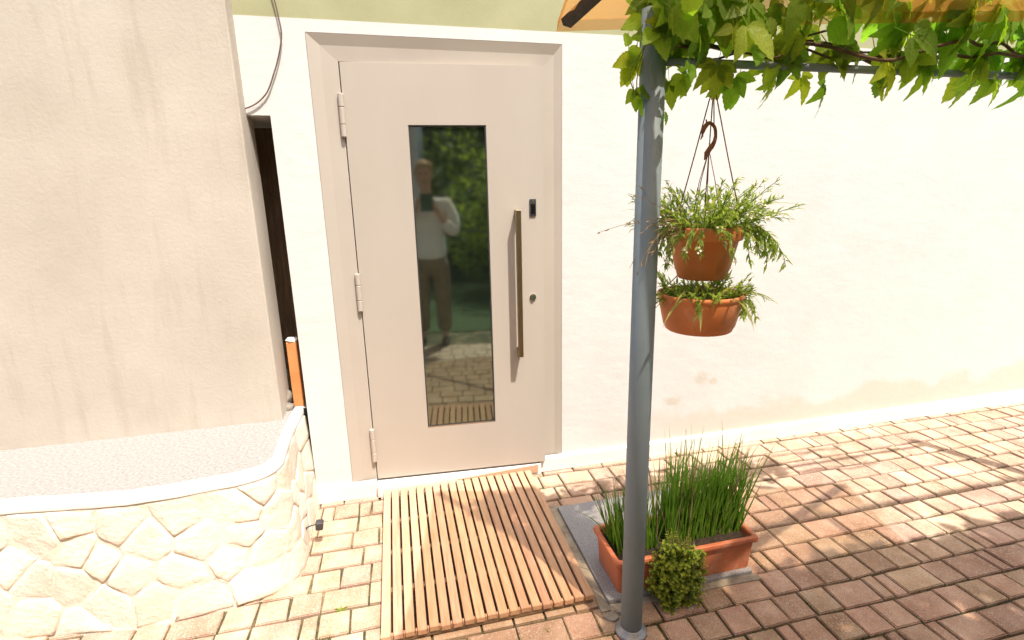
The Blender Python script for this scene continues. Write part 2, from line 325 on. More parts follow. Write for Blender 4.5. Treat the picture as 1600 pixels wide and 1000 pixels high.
# ================================================================== GROUND AND PAVING
ground = box('ground', -150, 150, -150, 150, -.30, -.012, M['joint']); tag(ground, 'sandy mossy bedding under the brown pavers', kind='structure')
lawn = raw('lawn', [(-60, -80, .0), (60, -80, .0), (60, -3.3, .0), (-60, -3.3, .0)], [(0, 1, 2, 3)], M['lawn']); tag(lawn, 'green lawn of the garden behind the terrace', kind='structure')
pav = empty('pavement'); tag(pav, 'red brown paving stones laid in rows along the house', kind='structure')
def proj(P):
    q = P - CAM; z = q.dot(fwd)
    return None if z < .1 else (809 + 804.5*q.dot(rt2)/z, 500 - 804.5*q.dot(up2)/z)
rows = []
pm_cache = {}
def paver_mesh(L, D, var):
    k = (round(L, 3), round(D, 3), var)
    if k not in pm_cache:
        r = random.Random(hash(k) & 0xffff)
        bm = bmesh.new(); add_box(bm, -L/2, L/2, -D/2, D/2, -.06, 0)
        for v in bm.verts: v.co += Vector((r.uniform(-.0035, .0035), r.uniform(-.0035, .0035), r.uniform(-.002, .002)))
        te = [e for e in bm.edges if all(v.co.z > -.01 for v in e.verts)]
        bmesh.ops.bevel(bm, geom=te, offset=.0035, segments=2, affect='EDGES')
        for v in bm.verts:
            if v.co.z > -.02: v.co += Vector((mnoise.noise(v.co*60+Vector((var*9, L*50, 0))), mnoise.noise(v.co*60+Vector((3, var*7, L*40))), 0))*.0022
        me = bpy.data.meshes.new('paver'); bm.normal_update(); bm.to_mesh(me); bm.free(); me.materials.append(M['paver']); pm_cache[k] = me
    return pm_cache[k]
pr = random.Random(5)
cands = []
PITCH = .1215
for k in range(-1, 22):
    yc = -.060 - PITCH*(k+.5); x = -1.7 + pr.uniform(-.1, .1)
    while x < 6.2:
        L = pr.choice((.12, .12, .12, .18, .18, .06) if k >= 0 else (.18, .12)); gap = .0095
        D = PITCH - gap
        cx = x + L/2
        if k == -1: D = .045; yc = -.032
        inslab = .88 < cx - L/2 and cx + L/2 < 1.51 and -1.02 < yc < -.40
        bed = cx + L*.35 < -.34 and yc > -.60
        if not (inslab or bed): cands.append((cx, yc, L-gap, D, pr.randrange(8)))
        x += L
def area(c):
    cx, cy, L, D, v = c
    ps = [proj(Vector((cx+a*L/2, cy+b*D/2, 0))) for a, b in ((-1, -1), (1, -1), (1, 1), (-1, 1))]
    if any(p is None for p in ps): return 0
    mx = sum(p[0] for p in ps)/4; my = sum(p[1] for p in ps)/4
    if not (-30 < mx < 1630 and 0 < my < 1030): return 0
    if .04 < cx < .81 and -.99 < cy < -.06: return .1
    return abs(sum(ps[i][0]*ps[(i+1) % 4][1] - ps[(i+1) % 4][0]*ps[i][1] for i in range(4)))/2
cands.sort(key=area, reverse=True)
for c in cands[:295]:
    o = bpy.data.objects.new('paver', paver_mesh(c[2], c[3], c[4])); C.objects.link(o); o.parent = pav
    o.location = (c[0], c[1], pr.uniform(-.0035, .002)); o.rotation_euler = (pr.uniform(-.014, .014), pr.uniform(-.014, .014), pr.uniform(-.018, .018))
bm = bmesh.new()
for c in cands[295:]:
    z = pr.uniform(-.003, .001); add_box(bm, c[0]-c[2]/2, c[0]+c[2]/2, c[1]-c[3]/2, c[1]+c[3]/2, -.06, z)
o = bm_obj('paver', bm, M['paver'], pav); o['kind'] = 'stuff'
# mortar bedding round the granite slab
mb = bmesh.new()
for (x0, x1, y0, y1, z1) in ((.838, .874, -1.06, -.36, .005), (.874, 1.53, -1.062, -1.031, .003), (.874, 1.53, -.394, -.366, .002)): add_box(mb, x0, x1, y0, y1, -.05, z1)
bmesh.ops.subdivide_edges(mb, edges=mb.edges[:], cuts=8, use_grid_fill=True)
for v in mb.verts:
    q = v.co*9
    v.co += Vector((mnoise.noise(q), mnoise.noise(q+Vector((5, 1, 2))), 0))*.006
    if v.co.z > -.01: v.co.z += mnoise.noise(v.co*30)*.003
bm_obj('mortar_strip', mb, M['mortar'], pav)
for i, (x, y, rx, ry) in enumerate(((.868, -1.085, .028, .024), (.905, -1.075, .02, .012), (1.135, -1.085, .03, .012), (1.17, -1.12, .012, .02))):
    bm = rock_mesh(i+40, rx, ry, .009, 3, .5); bm_obj('mortar_patch', bm, M['mortar'], pav, True, (x, y, .001))

# ================================================================== HOUSE
house = empty('house'); tag(house, 'white rendered house with pale green upper wall and beige metal door', 'house')
X0, X1, ZT, ZS, ZG = -.1278, 1.0294, 2.239, .0874, 2.290
EDGE, XR, DEP = -.306, 7.0, 5.0
bm = bmesh.new()
add_box(bm, EDGE, X0, 0, DEP, 0, ZG)
add_box(bm, X1, XR, 0, DEP, 0, ZG)
add_box(bm, X0, X1, 0, DEP, ZT, ZG)
add_box(bm, X0, X1, .085, DEP, 0, ZT)
add_box(bm, -1.6, EDGE, 0, DEP, 1.90, ZG)
bm_obj('wall', bm, M['white'], house)
box('upper_wall', -1.6, XR, .002, DEP, ZG, 3.3, M['green'], house)
box('roof_slab', -1.65, XR+.05, -.04, DEP+.05, 3.3, 3.42, M['skirt'], house)
# skirting: sloped top edge
def skirting(x0, x1, h, t):
    vs = [(x, y, z) for x in (x0, x1) for (y, z) in ((-.001, 0), (-t, 0), (-t, h-.012), (-t+.008, h-.002), (-.001, h))]
    fs = [(0, 1, 2, 3, 4), (9, 8, 7, 6, 5)] + [(i, i+5, (i+1) % 5+5, (i+1) % 5) for i in range(5)]
    return raw('skirting', vs, fs, M['skirt'], house)
skirting(EDGE, -.004, ZS, .022); skirting(.893, XR, ZS, .022)
# door frame: splayed metal border
FY = .014; SY = .010
il, ir, it_ = -.074, .989, 2.192            # inner line of the splay
ll, lr, lt = -.004, .924, 2.130             # leaf opening
def frame_piece(quads):
    vs, fs = [], []
    for q in quads:
        b = len(vs); vs += q; fs.append((b, b+1, b+2, b+3))
    return vs, fs
def trim(name, pts, mat):
    # pts: outer(y=0) a,b ; inner(y=FY) c,d ; leaf edge(y=FY) e,f ; back(y=.084) g,h
    vs = pts; fs = [(0, 1, 3, 2), (2, 3, 5, 4), (4, 5, 7, 6)]
    return raw(name, vs, fs, mat, frame)
frame = empty('door_frame', parent=house); frame['label'] = 'beige splayed metal door frame'
fb = .072
e = .0015
trim('frame_jamb', [(X0+e, -.001, ZS-.012), (X0+e, -.001, ZT-e), (il, SY, fb), (il, SY, it_), (ll, FY, fb), (ll, FY, lt), (ll, .084, fb), (ll, .084, lt)], M['doorframe'])
trim('frame_jamb', [(X1-e, -.001, ZT-e), (X1-e, -.001, ZS-.012), (ir, SY, it_), (ir, SY, fb), (lr, FY, lt), (lr, FY, fb), (lr, .084, lt), (lr, .084, fb)], M['doorframe'])
trim('frame_head', [(X0+e, -.001, ZT-e), (X1-e, -.001, ZT-e), (il, SY, it_), (ir, SY, it_), (ll, FY, lt), (lr, FY, lt), (ll, .084, lt), (lr, .084, lt)], M['doorframe'])
box('threshold', -.0035, .892, -.045, .084, 0, .066, M['skirt'], house, .003)
# thin tapered wooden strip on the threshold's right half
raw('threshold_strip', [(.42, -.052, .045), (.872, -.052, .020), (.872, -.052, .067), (.42, -.052, .047), (.42, -.046, .045), (.872, -.046, .020), (.872, -.046, .067), (.42, -.046, .047)],
    [(0, 1, 2, 3), (7, 6, 5, 4), (0, 4, 5, 1), (3, 2, 6, 7), (1, 5, 6, 2), (0, 3, 7, 4)], M['wood'], house)
# ---- door, standing slightly ajar on its left hinges
TH = .06539; Z0 = .0790; LW, LH = .9187, 2.05
door = empty('door', (0, FY, Z0), -TH, house); door['label'] = 'beige metal door with tall dark glass panel, slightly ajar'
w0, w1, h0, h1 = .2812, .6423, .2679, 1.7857
def ring(name, o0, o1, p0, p1, i0, i1, q0, q1, y0, y1, mat, parent, bev=0):
    bm = bmesh.new()
    def rect(a, b, c, d, y): return [bm.verts.new(v) for v in ((a, y, c), (b, y, c), (b, y, d), (a, y, d))]
    of, inf, ob, ib = rect(o0, o1, p0, p1, y0), rect(i0, i1, q0, q1, y0), rect(o0, o1, p0, p1, y1), rect(i0, i1, q0, q1, y1)
    for k in range(4):
        j = (k+1) % 4
        bm.faces.new((of[k], of[j], inf[j], inf[k])); bm.faces.new((ob[j], ob[k], ib[k], ib[j]))
        bm.faces.new((of[j], of[k], ob[k], ob[j])); bm.faces.new((inf[k], inf[j], ib[j], ib[k]))
    if bev: bmesh.ops.bevel(bm, geom=[ed for ed in bm.edges if abs(ed.verts[0].co.y-y0) < 1e-6 and abs(ed.verts[1].co.y-y0) < 1e-6 and not (ed.verts[0] in of and ed.verts[1] in inf) and not (ed.verts[0] in inf and ed.verts[1] in of)], offset=bev, segments=2, affect='EDGES')
    return bm_obj(name, bm, mat, parent)
ring('leaf', 0, LW, 0, LH, w0, w1, h0, h1, 0, .045, M['door'], door, .0015)
ring('glazing_seal', w0+.0005, w1-.0005, h0+.0005, h1-.0005, w0+.006, w1-.006, h0+.006, h1-.006, .004, .02, M['gasket'], door)
box('glass_pane', w0+.004, w1-.004, .010, .018, h0+.004, h1-.004, M['glass'], door)
box('glazing_bead', w0+.002, w1-.002, .0005, .004, h0+.0008, h0+.006, M['steel'], door)
# handle: square bar on two stand-offs
hz0, hz1, hu, so = .7238-Z0, 1.4706-Z0, .7806, .055
bm = bmesh.new(); add_box(bm, hu-.0125, hu+.0125, -so-.012, -so+.012, hz0, hz1)
bmesh.ops.bevel(bm, geom=bm.edges[:], offset=.0012, segments=1, affect='EDGES')
hb = bm_obj('handle', bm, M['bronze'], door); hb['label'] = 'long square bronze pull bar'
for z in (hz0+.02, hz1-.02): box('handle_mount', hu-.010, hu+.010, -so+.012, 0.0, z-.02, z+.02, M['bronze'], door, .001)
hx = Buf()
for zc in (1.9, 1.09, .275):
    b = Buf()
    zc2 = zc - Z0 + .005
    for (a, c, r_) in ((-.092, -.040, .0125), (-.038, .034, .0125), (.036, .092, .0125)):
        b.tube([(-.006, -.010, zc2+a), (-.006, -.010, zc2+a+.002), (-.006, -.010, zc2+c-.002), (-.006, -.010, zc2+c)], [r_*.82, r_, r_, r_*.82], 16)
    b.tube([(-.006, -.010, zc2-.094), (-.006, -.010, zc2+.094)], .0075, 10)
    h = b.obj('hinge', M['door'], door)
    for p in h.data.polygons: p.use_smooth = False
def disc(name, r_, y0, y1, u, z, mat, parent, n=28):
    b = Buf(); b.tube([(u, y0, z), (u, y1, z)], r_, n); o = b.obj(name, mat, parent, False); return o
disc('lock_rosette', .0165, -.006, .001, .859, 1.026-Z0, M['steel'], door)
disc('lock_cylinder', .0085, -.012, -.0055, .859, 1.026-Z0, M['steel'], door)
box('lock_keyway', .8579, .8601, -.0124, -.0119, 1.0205-Z0, 1.0315-Z0, M['gasket'], door)
box('sensor_plate', .848, .880, -.007, 0.0, 1.439-Z0, 1.521-Z0, M['blackplastic'], door, .0015)
disc('sensor_light', .005, -.0085, -.0065, .864, 1.510-Z0, M['steel'], door, 14)
box('sensor_window', .853, .875, -.0082, -.0068, 1.447-Z0, 1.498-Z0, M['lens'], door, .0005)

# ================================================================== LEFT SIDE: PIER, RAISED BED, SCREEN
pier = box('garden_wall', -2.6, -.402, -.10, .12, .50, 2.75, M['cream'], None, .006)
bm = bmesh.new(); bm.from_mesh(pier.data); bm.free()
tag(pier, 'cream plastered garden wall standing on the raised bed left of the door', 'wall')
BZ = .52
bed = empty('raised_bed'); tag(bed, 'low rough stone raised bed with grey gravel top left of the door', 'raised bed')
# plan path of outer face (from house corner forward, rounding left)
path = []
for t in range(0, 21): path.append(Vector((-.333 - .010*math.sin(t/20*math.pi), .03 - .50*t/20, 0)))
for t in range(1, 13):
    a = t/12*math.pi/2; path.append(Vector((-.333 - .16*(1-math.cos(a)), -.47 - .15*math.sin(a), 0)))
for t in range(1, 41): path.append(Vector((-.493 - 2.2*t/40, -.62 - .03*math.sin(t*.3), 0)))
vs, fs = [], []; NH = 16; NP = len(path)
nrm = []
for i, p in enumerate(path):
    d = (path[min(i+1, NP-1)] - path[max(i-1, 0)]).normalized(); nrm.append(Vector((-d.y, d.x, 0)))
for i, p in enumerate(path):
    n_ = nrm[i]
    for k in range(NH+1):
        t = k/NH; q = p + n_*(.040*(1-t)**1.3)
        zz = -.03 + (BZ+.03)*t
        amp = .004*math.sin(min(1, (1-t)*5)*math.pi/2)
        s_ = Vector((q.x*6, q.y*6, zz*6)); q = q + n_*amp*(mnoise.noise(s_) + .6*mnoise.noise(s_*2.7) + .3*mnoise.noise(s_*6))
        vs.append((q.x, q.y, zz))
for i in range(NP-1):
    for k in range(NH):
        a = i*(NH+1)+k; b = a+NH+1; fs.append((a, b, b+1, a+1))
raw('bed_wall', vs, fs, M['render'], bed, True)
# coping edge band
vs, fs = [], []
for i, p in enumerate(path):
    n_ = nrm[i]
    for (off, z) in ((.004, BZ-.03), (.006, BZ+.004), (0, BZ+.011), (-.032, BZ+.011), (-.036, BZ-.02)):
        vs.append(p + n_*off + Vector((0, 0, z + .003*mnoise.noise(p*15))))
for i in range(NP-1):
    for k in range(4):
        a = i*5+k; b = a+5; fs.append((a, b, b+1, a+1))
raw('coping', vs, fs, M['skirt'], bed, True)
# gravel cover fills the inside
vs = [p - nrm[i]*.034 + Vector((0, 0, BZ+.002)) for i, p in enumerate(path)]; n1 = len(vs)
vs += [Vector((-2.69, .6, BZ+.002)), Vector((-.310, .6, BZ+.002)), Vector((-.310, .02, BZ+.002))]
raw('gravel_cover', vs, [tuple(range(len(vs)))], M['cover'], bed)
# rubble stones showing through the render, packed like a rough wall
cum = [0.0]
for i in range(1, NP): cum.append(cum[-1] + (path[i]-path[i-1]).length)
def wall_pt(arc, z, off):
    i = 0
    while i < NP-2 and cum[i+1] < arc: i += 1
    f = (arc-cum[i])/max(1e-6, cum[i+1]-cum[i]); f = max(0, min(1, f))
    p = path[i].lerp(path[i+1], f); n_ = nrm[i].lerp(nrm[i+1], f).normalized(); t = (z+.03)/(BZ+.03)
    q = p + n_*(.040*(1-t)**1.3 + off); return Vector((q.x, q.y, z))
sr = random.Random(3); seeds = []
for gi in range(18):
    for gj in range(4): seeds.append(((gi+.5+sr.uniform(-.42, .42) + .5*(gj % 2))*.155, .065+gj*.12+sr.uniform(-.04, .04)))
for si, (ax, az) in enumerate(seeds):
    poly = [(ax-.14, max(.0, az-.12)), (ax+.14, max(.0, az-.12)), (ax+.14, min(.485, az+.12)), (ax-.14, min(.485, az+.12))]
    for sj, (bx, bz) in enumerate(seeds):
        if si == sj or math.hypot(ax-bx, az-bz) > .4: continue
        mx_, mz_, dx, dz = (ax+bx)/2, (az+bz)/2, bx-ax, bz-az; dl = math.hypot(dx, dz); out = []
        for k in range(len(poly)):
            P, Q = poly[k], poly[(k+1) % len(poly)]
            dp = ((P[0]-mx_)*dx+(P[1]-mz_)*dz)/dl + .0015; dq = ((Q[0]-mx_)*dx+(Q[1]-mz_)*dz)/dl + .0015
            if dp <= 0: out.append(P)
            if dp*dq < 0: f = dp/(dp-dq); out.append((P[0]+(Q[0]-P[0])*f, P[1]+(Q[1]-P[1])*f))
        poly = out
        if len(poly) < 3: break
    if len(poly) < 3: continue
    ol = []
    for k in range(len(poly)):
        P, Q = poly[k], poly[(k+1) % len(poly)]
        for m_ in range(4): f = m_/4; ol.append((P[0]+(Q[0]-P[0])*f, P[1]+(Q[1]-P[1])*f))
    cx = sum(p[0] for p in ol)/len(ol); cz = sum(p[1] for p in ol)/len(ol)
    if cx < .03 or cx > 2.6: continue
    vs, fs = [], []; N = len(ol); h_ = sr.uniform(.003, .007)
    tl = (sr.uniform(-.05, .05), sr.uniform(-.05, .05))
    for (sc_, off) in ((1.0, .0), (.96, .4*h_), (.84, .85*h_), (.5, h_)):
        for (px_, pz_) in ol:
            rs_ = 1 - .10*abs(mnoise.noise(Vector((px_*30, pz_*30, si))))
            u_, v_ = cx+(px_-cx)*sc_*rs_, cz+(pz_-cz)*sc_*rs_
            vs.append(wall_pt(u_, v_, off + (.004*mnoise.noise(Vector((u_*28, v_*28, si))) + (u_-cx)*tl[0] + (v_-cz)*tl[1] if off > 0 else 0)))
    vs.append(wall_pt(cx, cz, h_))
    for q in range(3):
        for k in range(N): fs.append((q*N+k, q*N+(k+1) % N, (q+1)*N+(k+1) % N, (q+1)*N+k))
    for k in range(N): fs.append((3*N+k, 3*N+(k+1) % N, 4*N))
    raw('stone', vs, fs, M['stone'], bed, True)
# clay post, rocks, dark boarded screen in the recess
cp = empty('clay_post', (-.352, .085, BZ+.001)); tag(cp, 'orange clay block post with white mortar top beside the white wall', 'post')
box('post_block', -.024, .024, -.03, .03, 0, .338, M['clay'], cp, .003)
bm = rock_mesh(77, .028, .034, .012, 3, .3); bm_obj('mortar_cap', bm, M['skirt'], cp, True, (0, 0, .344))
for i, (x, y, a, b, c, lab) in enumerate(((-.425, .09, .042, .05, .055, 'rounded brown rock nearest the clay post on the raised bed'), (-.445, .17, .06, .05, .10, 'taller brown rock behind the clay post in the dark recess'), (-.40, .03, .030, .028, .022, 'small brown stone lying in front of the clay post'))):
    bm = rock_mesh(i+20, a, b, c, 3, .35); o = bm_obj('rock', bm, M['rock'], None, True, (x, y, BZ+c*.72)); tag(o, lab, 'rock', 'rocks in the dark recess')
scr = empty('wooden_screen', (-.9, .36, BZ)); tag(scr, 'dark brown board screen in the narrow recess left of the white wall', 'screen')
for k in range(10): box('board', -.6+k*.12, -.6+k*.12+.1195, -.006*(k%2), .022, .0, 1.37+.0*k, M['darkwood'], scr, .002)
box('rail', -.6, .59, .0225, .05, .3, .36, M['darkwood'], scr); box('rail', -.6, .59, .0225, .05, 1.0, 1.06, M['darkwood'], scr)
# spot lamp on a spike
gl = empty('garden_spotlight', (-.262, -.36, .1)); tag(gl, 'small black square spotlight sticking out of the raised bed wall', 'lamp')
b = Buf(); b.tube([(-.045, .0, -.004), (-.02, .0, .004), (.0, 0, .006)], .0032, 8); b.obj('arm', M['blackplastic'], gl)
b = Buf(); b.tube([(-.055, -.008, -.022), (-.047, -.006, -.012), (-.040, -.002, -.003), (-.030, 0, .002)], [.0015, .004, .0045, .003], 8); b.obj('spike', M['blackplastic'], gl)
hd = box('head', -.002, .030, -.017, .017, -.016, .022, M['blackplastic'], gl, .004); hd.rotation_euler = (.1, .12, 0)
o = box('lens', .0301, .0315, -.013, .013, -.011, .017, M['lens'], gl); o.rotation_euler = (.1, .12, 0)
# cable on the wall
b = Buf(); pts = [(-.30, -.010, 2.80), (-.262, -.012, 2.52), (-.232, -.014, 2.351), (-.223, -.016, 2.279), (-.220, -.016, 2.218), (-.239, -.014, 2.143), (-.269, -.012, 2.067), (-.315, -.011, 1.98), (-.40, -.011, 1.925), (-.55, -.011, 1.91)]
def spline(P, n=6):
    P = [Vector(p) for p in P]; out = []
    for i in range(len(P)-1):
        a, b_, c, d = P[max(i-1, 0)], P[i], P[i+1], P[min(i+2, len(P)-1)]
        for k in range(n):
            t = k/n; out.append(.5*((2*b_) + (c-a)*t + (2*a-5*b_+4*c-d)*t*t + (3*b_-a-3*c+d)*t**3))
    return out + [P[-1]]
b.tube(spline(pts), .0031, 8); o = b.obj('wall_cable', M['cable']); tag(o, 'thin brown cable hanging in a bow on the wall at top left', 'cable')

# ================================================================== WOODEN SLAT MAT
mat = empty('slatted_doormat', (.0240, -1.0098, .0)); tag(mat, 'wooden slatted mat lying on the pavers in front of the door', 'doormat')
NS = 19; MWID = .8052; pit = MWID/NS; ML = .9593
sm = []
for v in range(3):
    bm = bmesh.new(); add_box(bm, -.0164, .0164, 0, ML, .022, .042)
    bmesh.ops.bevel(bm, geom=bm.edges[:], offset=.0014, segments=2, affect='EDGES')
    for q in bm.verts: q.co.x += .0006*math.sin(q.co.y*3+v*2)
    me = bpy.data.meshes.new('slat'); bm.normal_update(); bm.to_mesh(me); bm.free(); me.materials.append(M['wood']); sm.append(me)
for k in range(NS):
    o = link('slat', sm[k % 3], None, mat, ((k+.5)*pit, rnd.uniform(-.0025, .0025), rnd.uniform(-.0008, .0008))); o.rotation_euler = (0, rnd.uniform(-.008, .008), rnd.uniform(-.0012, .0012))
for y in (.006, .24, .47, .70, .925): box('batten', .004, MWID-.004, y, y+.026, .004, .0212, M['darkwood'], mat, .0015)  # battens kept dark so the slat gaps read darker
box('gap_darkener', .006, MWID-.006, .012, ML-.012, .0012, .0035, M['gap_darkener'], mat)  # dark sheet added under the slats to make the gaps look deeper
for k in range(NS+1):
    xk = min(max(k*pit, .004), MWID-.004); box('spacer', xk-.0026, xk+.0026, .008, .022, .0216, .035, M['wood'], mat)

# ================================================================== GRANITE SLAB + TROUGH
slab = box('stone_slab', .875, 1.514, -1.029, -.395, -.02, .020, M['granite'], None, .004); tag(slab, 'grey granite slab set in the pavers beside the wooden mat', 'slab')
def trough(loc, label, seedz):
    t = empty('planter_trough', loc); tag(t, label, 'planter')
    Lx, Ly, H = .308, .120, .152
    bm = bmesh.new()
    def rr(hx_, hy_, z, r_=.014, n=4):
        vs = []
        for cx, cy, a0 in ((hx_-r_, hy_-r_, 0), (-hx_+r_, hy_-r_, 90), (-hx_+r_, -hy_+r_, 180), (hx_-r_, -hy_+r_, 270)):
            for k in range(n+1):
                a = R(a0+90*k/n); vs.append(bm.verts.new((cx+r_*math.cos(a), cy+r_*math.sin(a), z)))
        return vs
    tp = .016
    prof = [(Lx-tp, Ly-tp, 0), (Lx-.008, Ly-.008, H-.022), (Lx+.004, Ly+.004, H-.021), (Lx+.006, Ly+.006, H-.012), (Lx+.004, Ly+.004, H-.002), (Lx, Ly, H), (Lx-.012, Ly-.012, H), (Lx-.016, Ly-.016, H-.006), (Lx-.030, Ly-.030, .02)]
    rs = [rr(*q) for q in prof]; N = len(rs[0])
    bm.faces.new(rs[0][::-1])
    for a, b_ in zip(rs, rs[1:]):
        for k in range(N): bm.faces.new((a[k], a[(k+1) % N], b_[(k+1) % N], b_[k]))
    bm.faces.new(rs[-1])
    bm_obj('box', bm, M['terracotta_pale'], t)
    vs, fs = [], []; nx, ny = 24, 8
    for j in range(ny+1):
        for i in range(nx+1):
            x = (-1+2*i/nx)*(Lx-.019); y = (-1+2*j/ny)*(Ly-.019); vs.append((x, y, H-.032+.008*mnoise.noise(Vector((x*25, y*25, seedz)))))
    for j in range(ny):
        for i in range(nx): a = j*(nx+1)+i; fs.append((a, a+1, a+nx+2, a+nx+1))
    raw('soil', vs, fs, M['soil'], t, True)
    return t
t1 = (1.220, -.905, .021)
trough(t1, 'terracotta trough of chives standing on the granite slab', 1)
def chives(base, half_x, half_y, n, hmin, hmax, seed, label, lean=0, group='chive clumps in the trough'):
    r = random.Random(seed); root = empty('chive_plant', base); tag(root, label, 'plant', group)
    b = Buf(); d = Buf()
    for i in range(n):
        p = Vector((r.uniform(-half_x, half_x), r.uniform(-half_y, half_y), -.012)); L = r.uniform(hmin, hmax)*(1-.5*r.random()**2)
        az = r.uniform(0, 6.283); sp = r.random()**1.3*.5
        dx = math.cos(az)*sp + lean + p.x/half_x*.10; dy = math.sin(az)*sp*.8
        bend = r.uniform(.0, .4)*(1 if r.random() < .82 else 3.2)
        pts = []; N = 6
        for k in range(N+1):
            t = k/N; h = L*t; out = t + bend*t*t
            pts.append(p + Vector((dx*L*.55*out, dy*L*.55*out, h*(1-.25*bend*t*t))))
        w_ = r.uniform(.0019, .0040)
        (d if r.random() < .08 else b).tube(pts, [w_*(1-.9*(k/N)**2.0) for k in range(N+1)], 4, False)
    o = b.obj('leaves', M['chive'], root); o['kind'] = 'stuff'
    if d.v: o = d.obj('dry_leaves', M['drystem'], root); o['kind'] = 'stuff'
sz = .152+.021-.03
chives((1.035, -.885, sz), .085, .062, 190, .20, .33, 1, 'left chive clump in the trough on the slab, partly behind the grey post', -.12)
chives((1.345, -.875, sz), .178, .066, 520, .24, .47, 2, 'wide right chive clump in the trough on the slab', .10)
# yellow-green sedum spilling over the front edge
def sedum(c, rx, ry, rz, n, seed, label):
    r = random.Random(seed); root = empty('sedum_plant', (c[0], c[1], .0)); tag(root, label, 'plant'); b, tipb, st = Buf(), Buf(), Buf()
    off = Vector((seed*3.1, 0, 0))
    for i in range(n):
        v = rv(r).normalized(); nz = mnoise.noise(v*2.4 + off); fz = mnoise.noise(v*5.5 + off)
        if fz < -.32: continue
        k = (abs(v.x)**2.8 + abs(v.y)**2.8 + abs(v.z)**2.8)**(-1/2.8)
        rad = k*(.84 + .55*nz + .14*r.random()) * (1 - .35*(r.random()**3))
        tip = Vector((v.x*rx, v.y*ry, v.z*rz))*rad + Vector((0, 0, c[2])); tip.z = max(tip.z, .010 + r.random()*.008)
        d = (Vector((v.x/rx, v.y/ry, v.z/rz)).normalized()*.8 + Vector((0, -.15, .45)) + rv(r, .35)).normalized()
        L = r.uniform(.025, .065); base = tip - d*L
        st.tube([base - d*.02, base, tip], .0009, 3, False)
        o1 = d.orthogonal().normalized(); o2 = d.cross(o1)
        for w_ in range(5):
            t = w_/4; p = base.lerp(tip, t); sz_ = r.uniform(.0085, .0125)*(1 - .25*t)
            for j in range(5):
                a_ = j*1.2566 + w_*.63 + r.uniform(-.2, .2); dd = o1*math.cos(a_) + o2*math.sin(a_) + d*(.25 + .5*t)
                (tipb if w_ == 4 else b).leaf(p, dd, d, sz_, sz_*.55, .12)
    o = b.obj('leaves', M['sedum'], root, False); o['kind'] = 'stuff'
    o = tipb.obj('leaf_tips', M['sedumtip'], root, False); o['kind'] = 'stuff'
    o = st.obj('stems', M['drystem'], root, False); o['kind'] = 'stuff'
M['sedumtip'] = leaf_mat('sedum_tip', (.18, .27, .025), (.32, .37, .045), .3, 0, scale=20)
sedum((1.138, -1.068, .112), .108, .068, .134, 1750, 4, 'yellow green sedum cushion spilling over the trough front beside the post')

# ================================================================== PERGOLA POST, CROSSBAR
PX, PY = .905, -1.166
perg = empty('pergola', (PX, PY, 0)); tag(perg, 'grey blue steel pergola with round post and crossbar carrying the vine', 'pergola')
def post(x):
    b = Buf(); b.tube([(x, 0, .0), (x, 0, 1.0), (x, 0, 2.02)], [.0375, .0365, .0355], 32); b.obj('post', M['postpaint'], perg)
    lathe('post_collar', [(0, .001), (.056, .001), (.056, .010), (.051, .015), (.044, .017), (.041, .030), (.0378, .031)], M['galv'], perg, 32, (x, 0, 0))
post(0); post(2.75)
b = Buf(); b.tube([(.03, 0, 1.893), (.9, 0, 1.893), (2.76, 0, 1.893)], .0115, 14); b.obj('crossbar', M['postpaint'], perg)
b = Buf(); b.tube([(.03, .0, 1.915), (.06, -.01, 1.945), (.10, -.02, 1.985)], .013, 10); b.obj('brace', M['galv'], perg)
arb = empty('shade_arbor', (1.53, -2.17, 0)); tag(arb, 'unseen grey steel arbor with leafy roof, added to shade the paving at right', 'arbor')  # added out of view; its leaf roof darkens the paving at lower right
for (x, y) in ((3.6, .05), (.02, -2.9), (3.6, -2.9)):
    b = Buf(); b.tube([(x, y, 0), (x, y, 3.10)], .03, 16); b.obj('post', M['postpaint'], arb)
for k in range(7):
    b = Buf(); b.tube([(-.05, .05-k*.5, 3.11), (3.7, .05-k*.5, 3.11)], .014, 10); b.obj('crossbar', M['postpaint'], arb)
for x in (.02, 1.2, 2.4, 3.6):
    b = Buf(); b.tube([(x, .1, 3.085), (x, -3.0, 3.085)], .014, 10); b.obj('rail', M['postpaint'], arb)
b = Buf(); r = random.Random(9)
for i in range(15000):
    p = Vector((r.uniform(-.02, 3.7), -2.75*r.random() - .24, 3.13 + abs(r.gauss(0, .05))))
    p.x += .10*mnoise.noise(Vector((p.y*3, 0, 1)))
    b.leaf(p, Vector((r.uniform(-1, 1), r.uniform(-1, 1), r.uniform(-.4, .2))), Vector((0, 0, 1)) + rv(r, .4), r.uniform(.07, .12), .07)
o = b.obj('foliage', M['vine'], arb, False); o['kind'] = 'stuff'

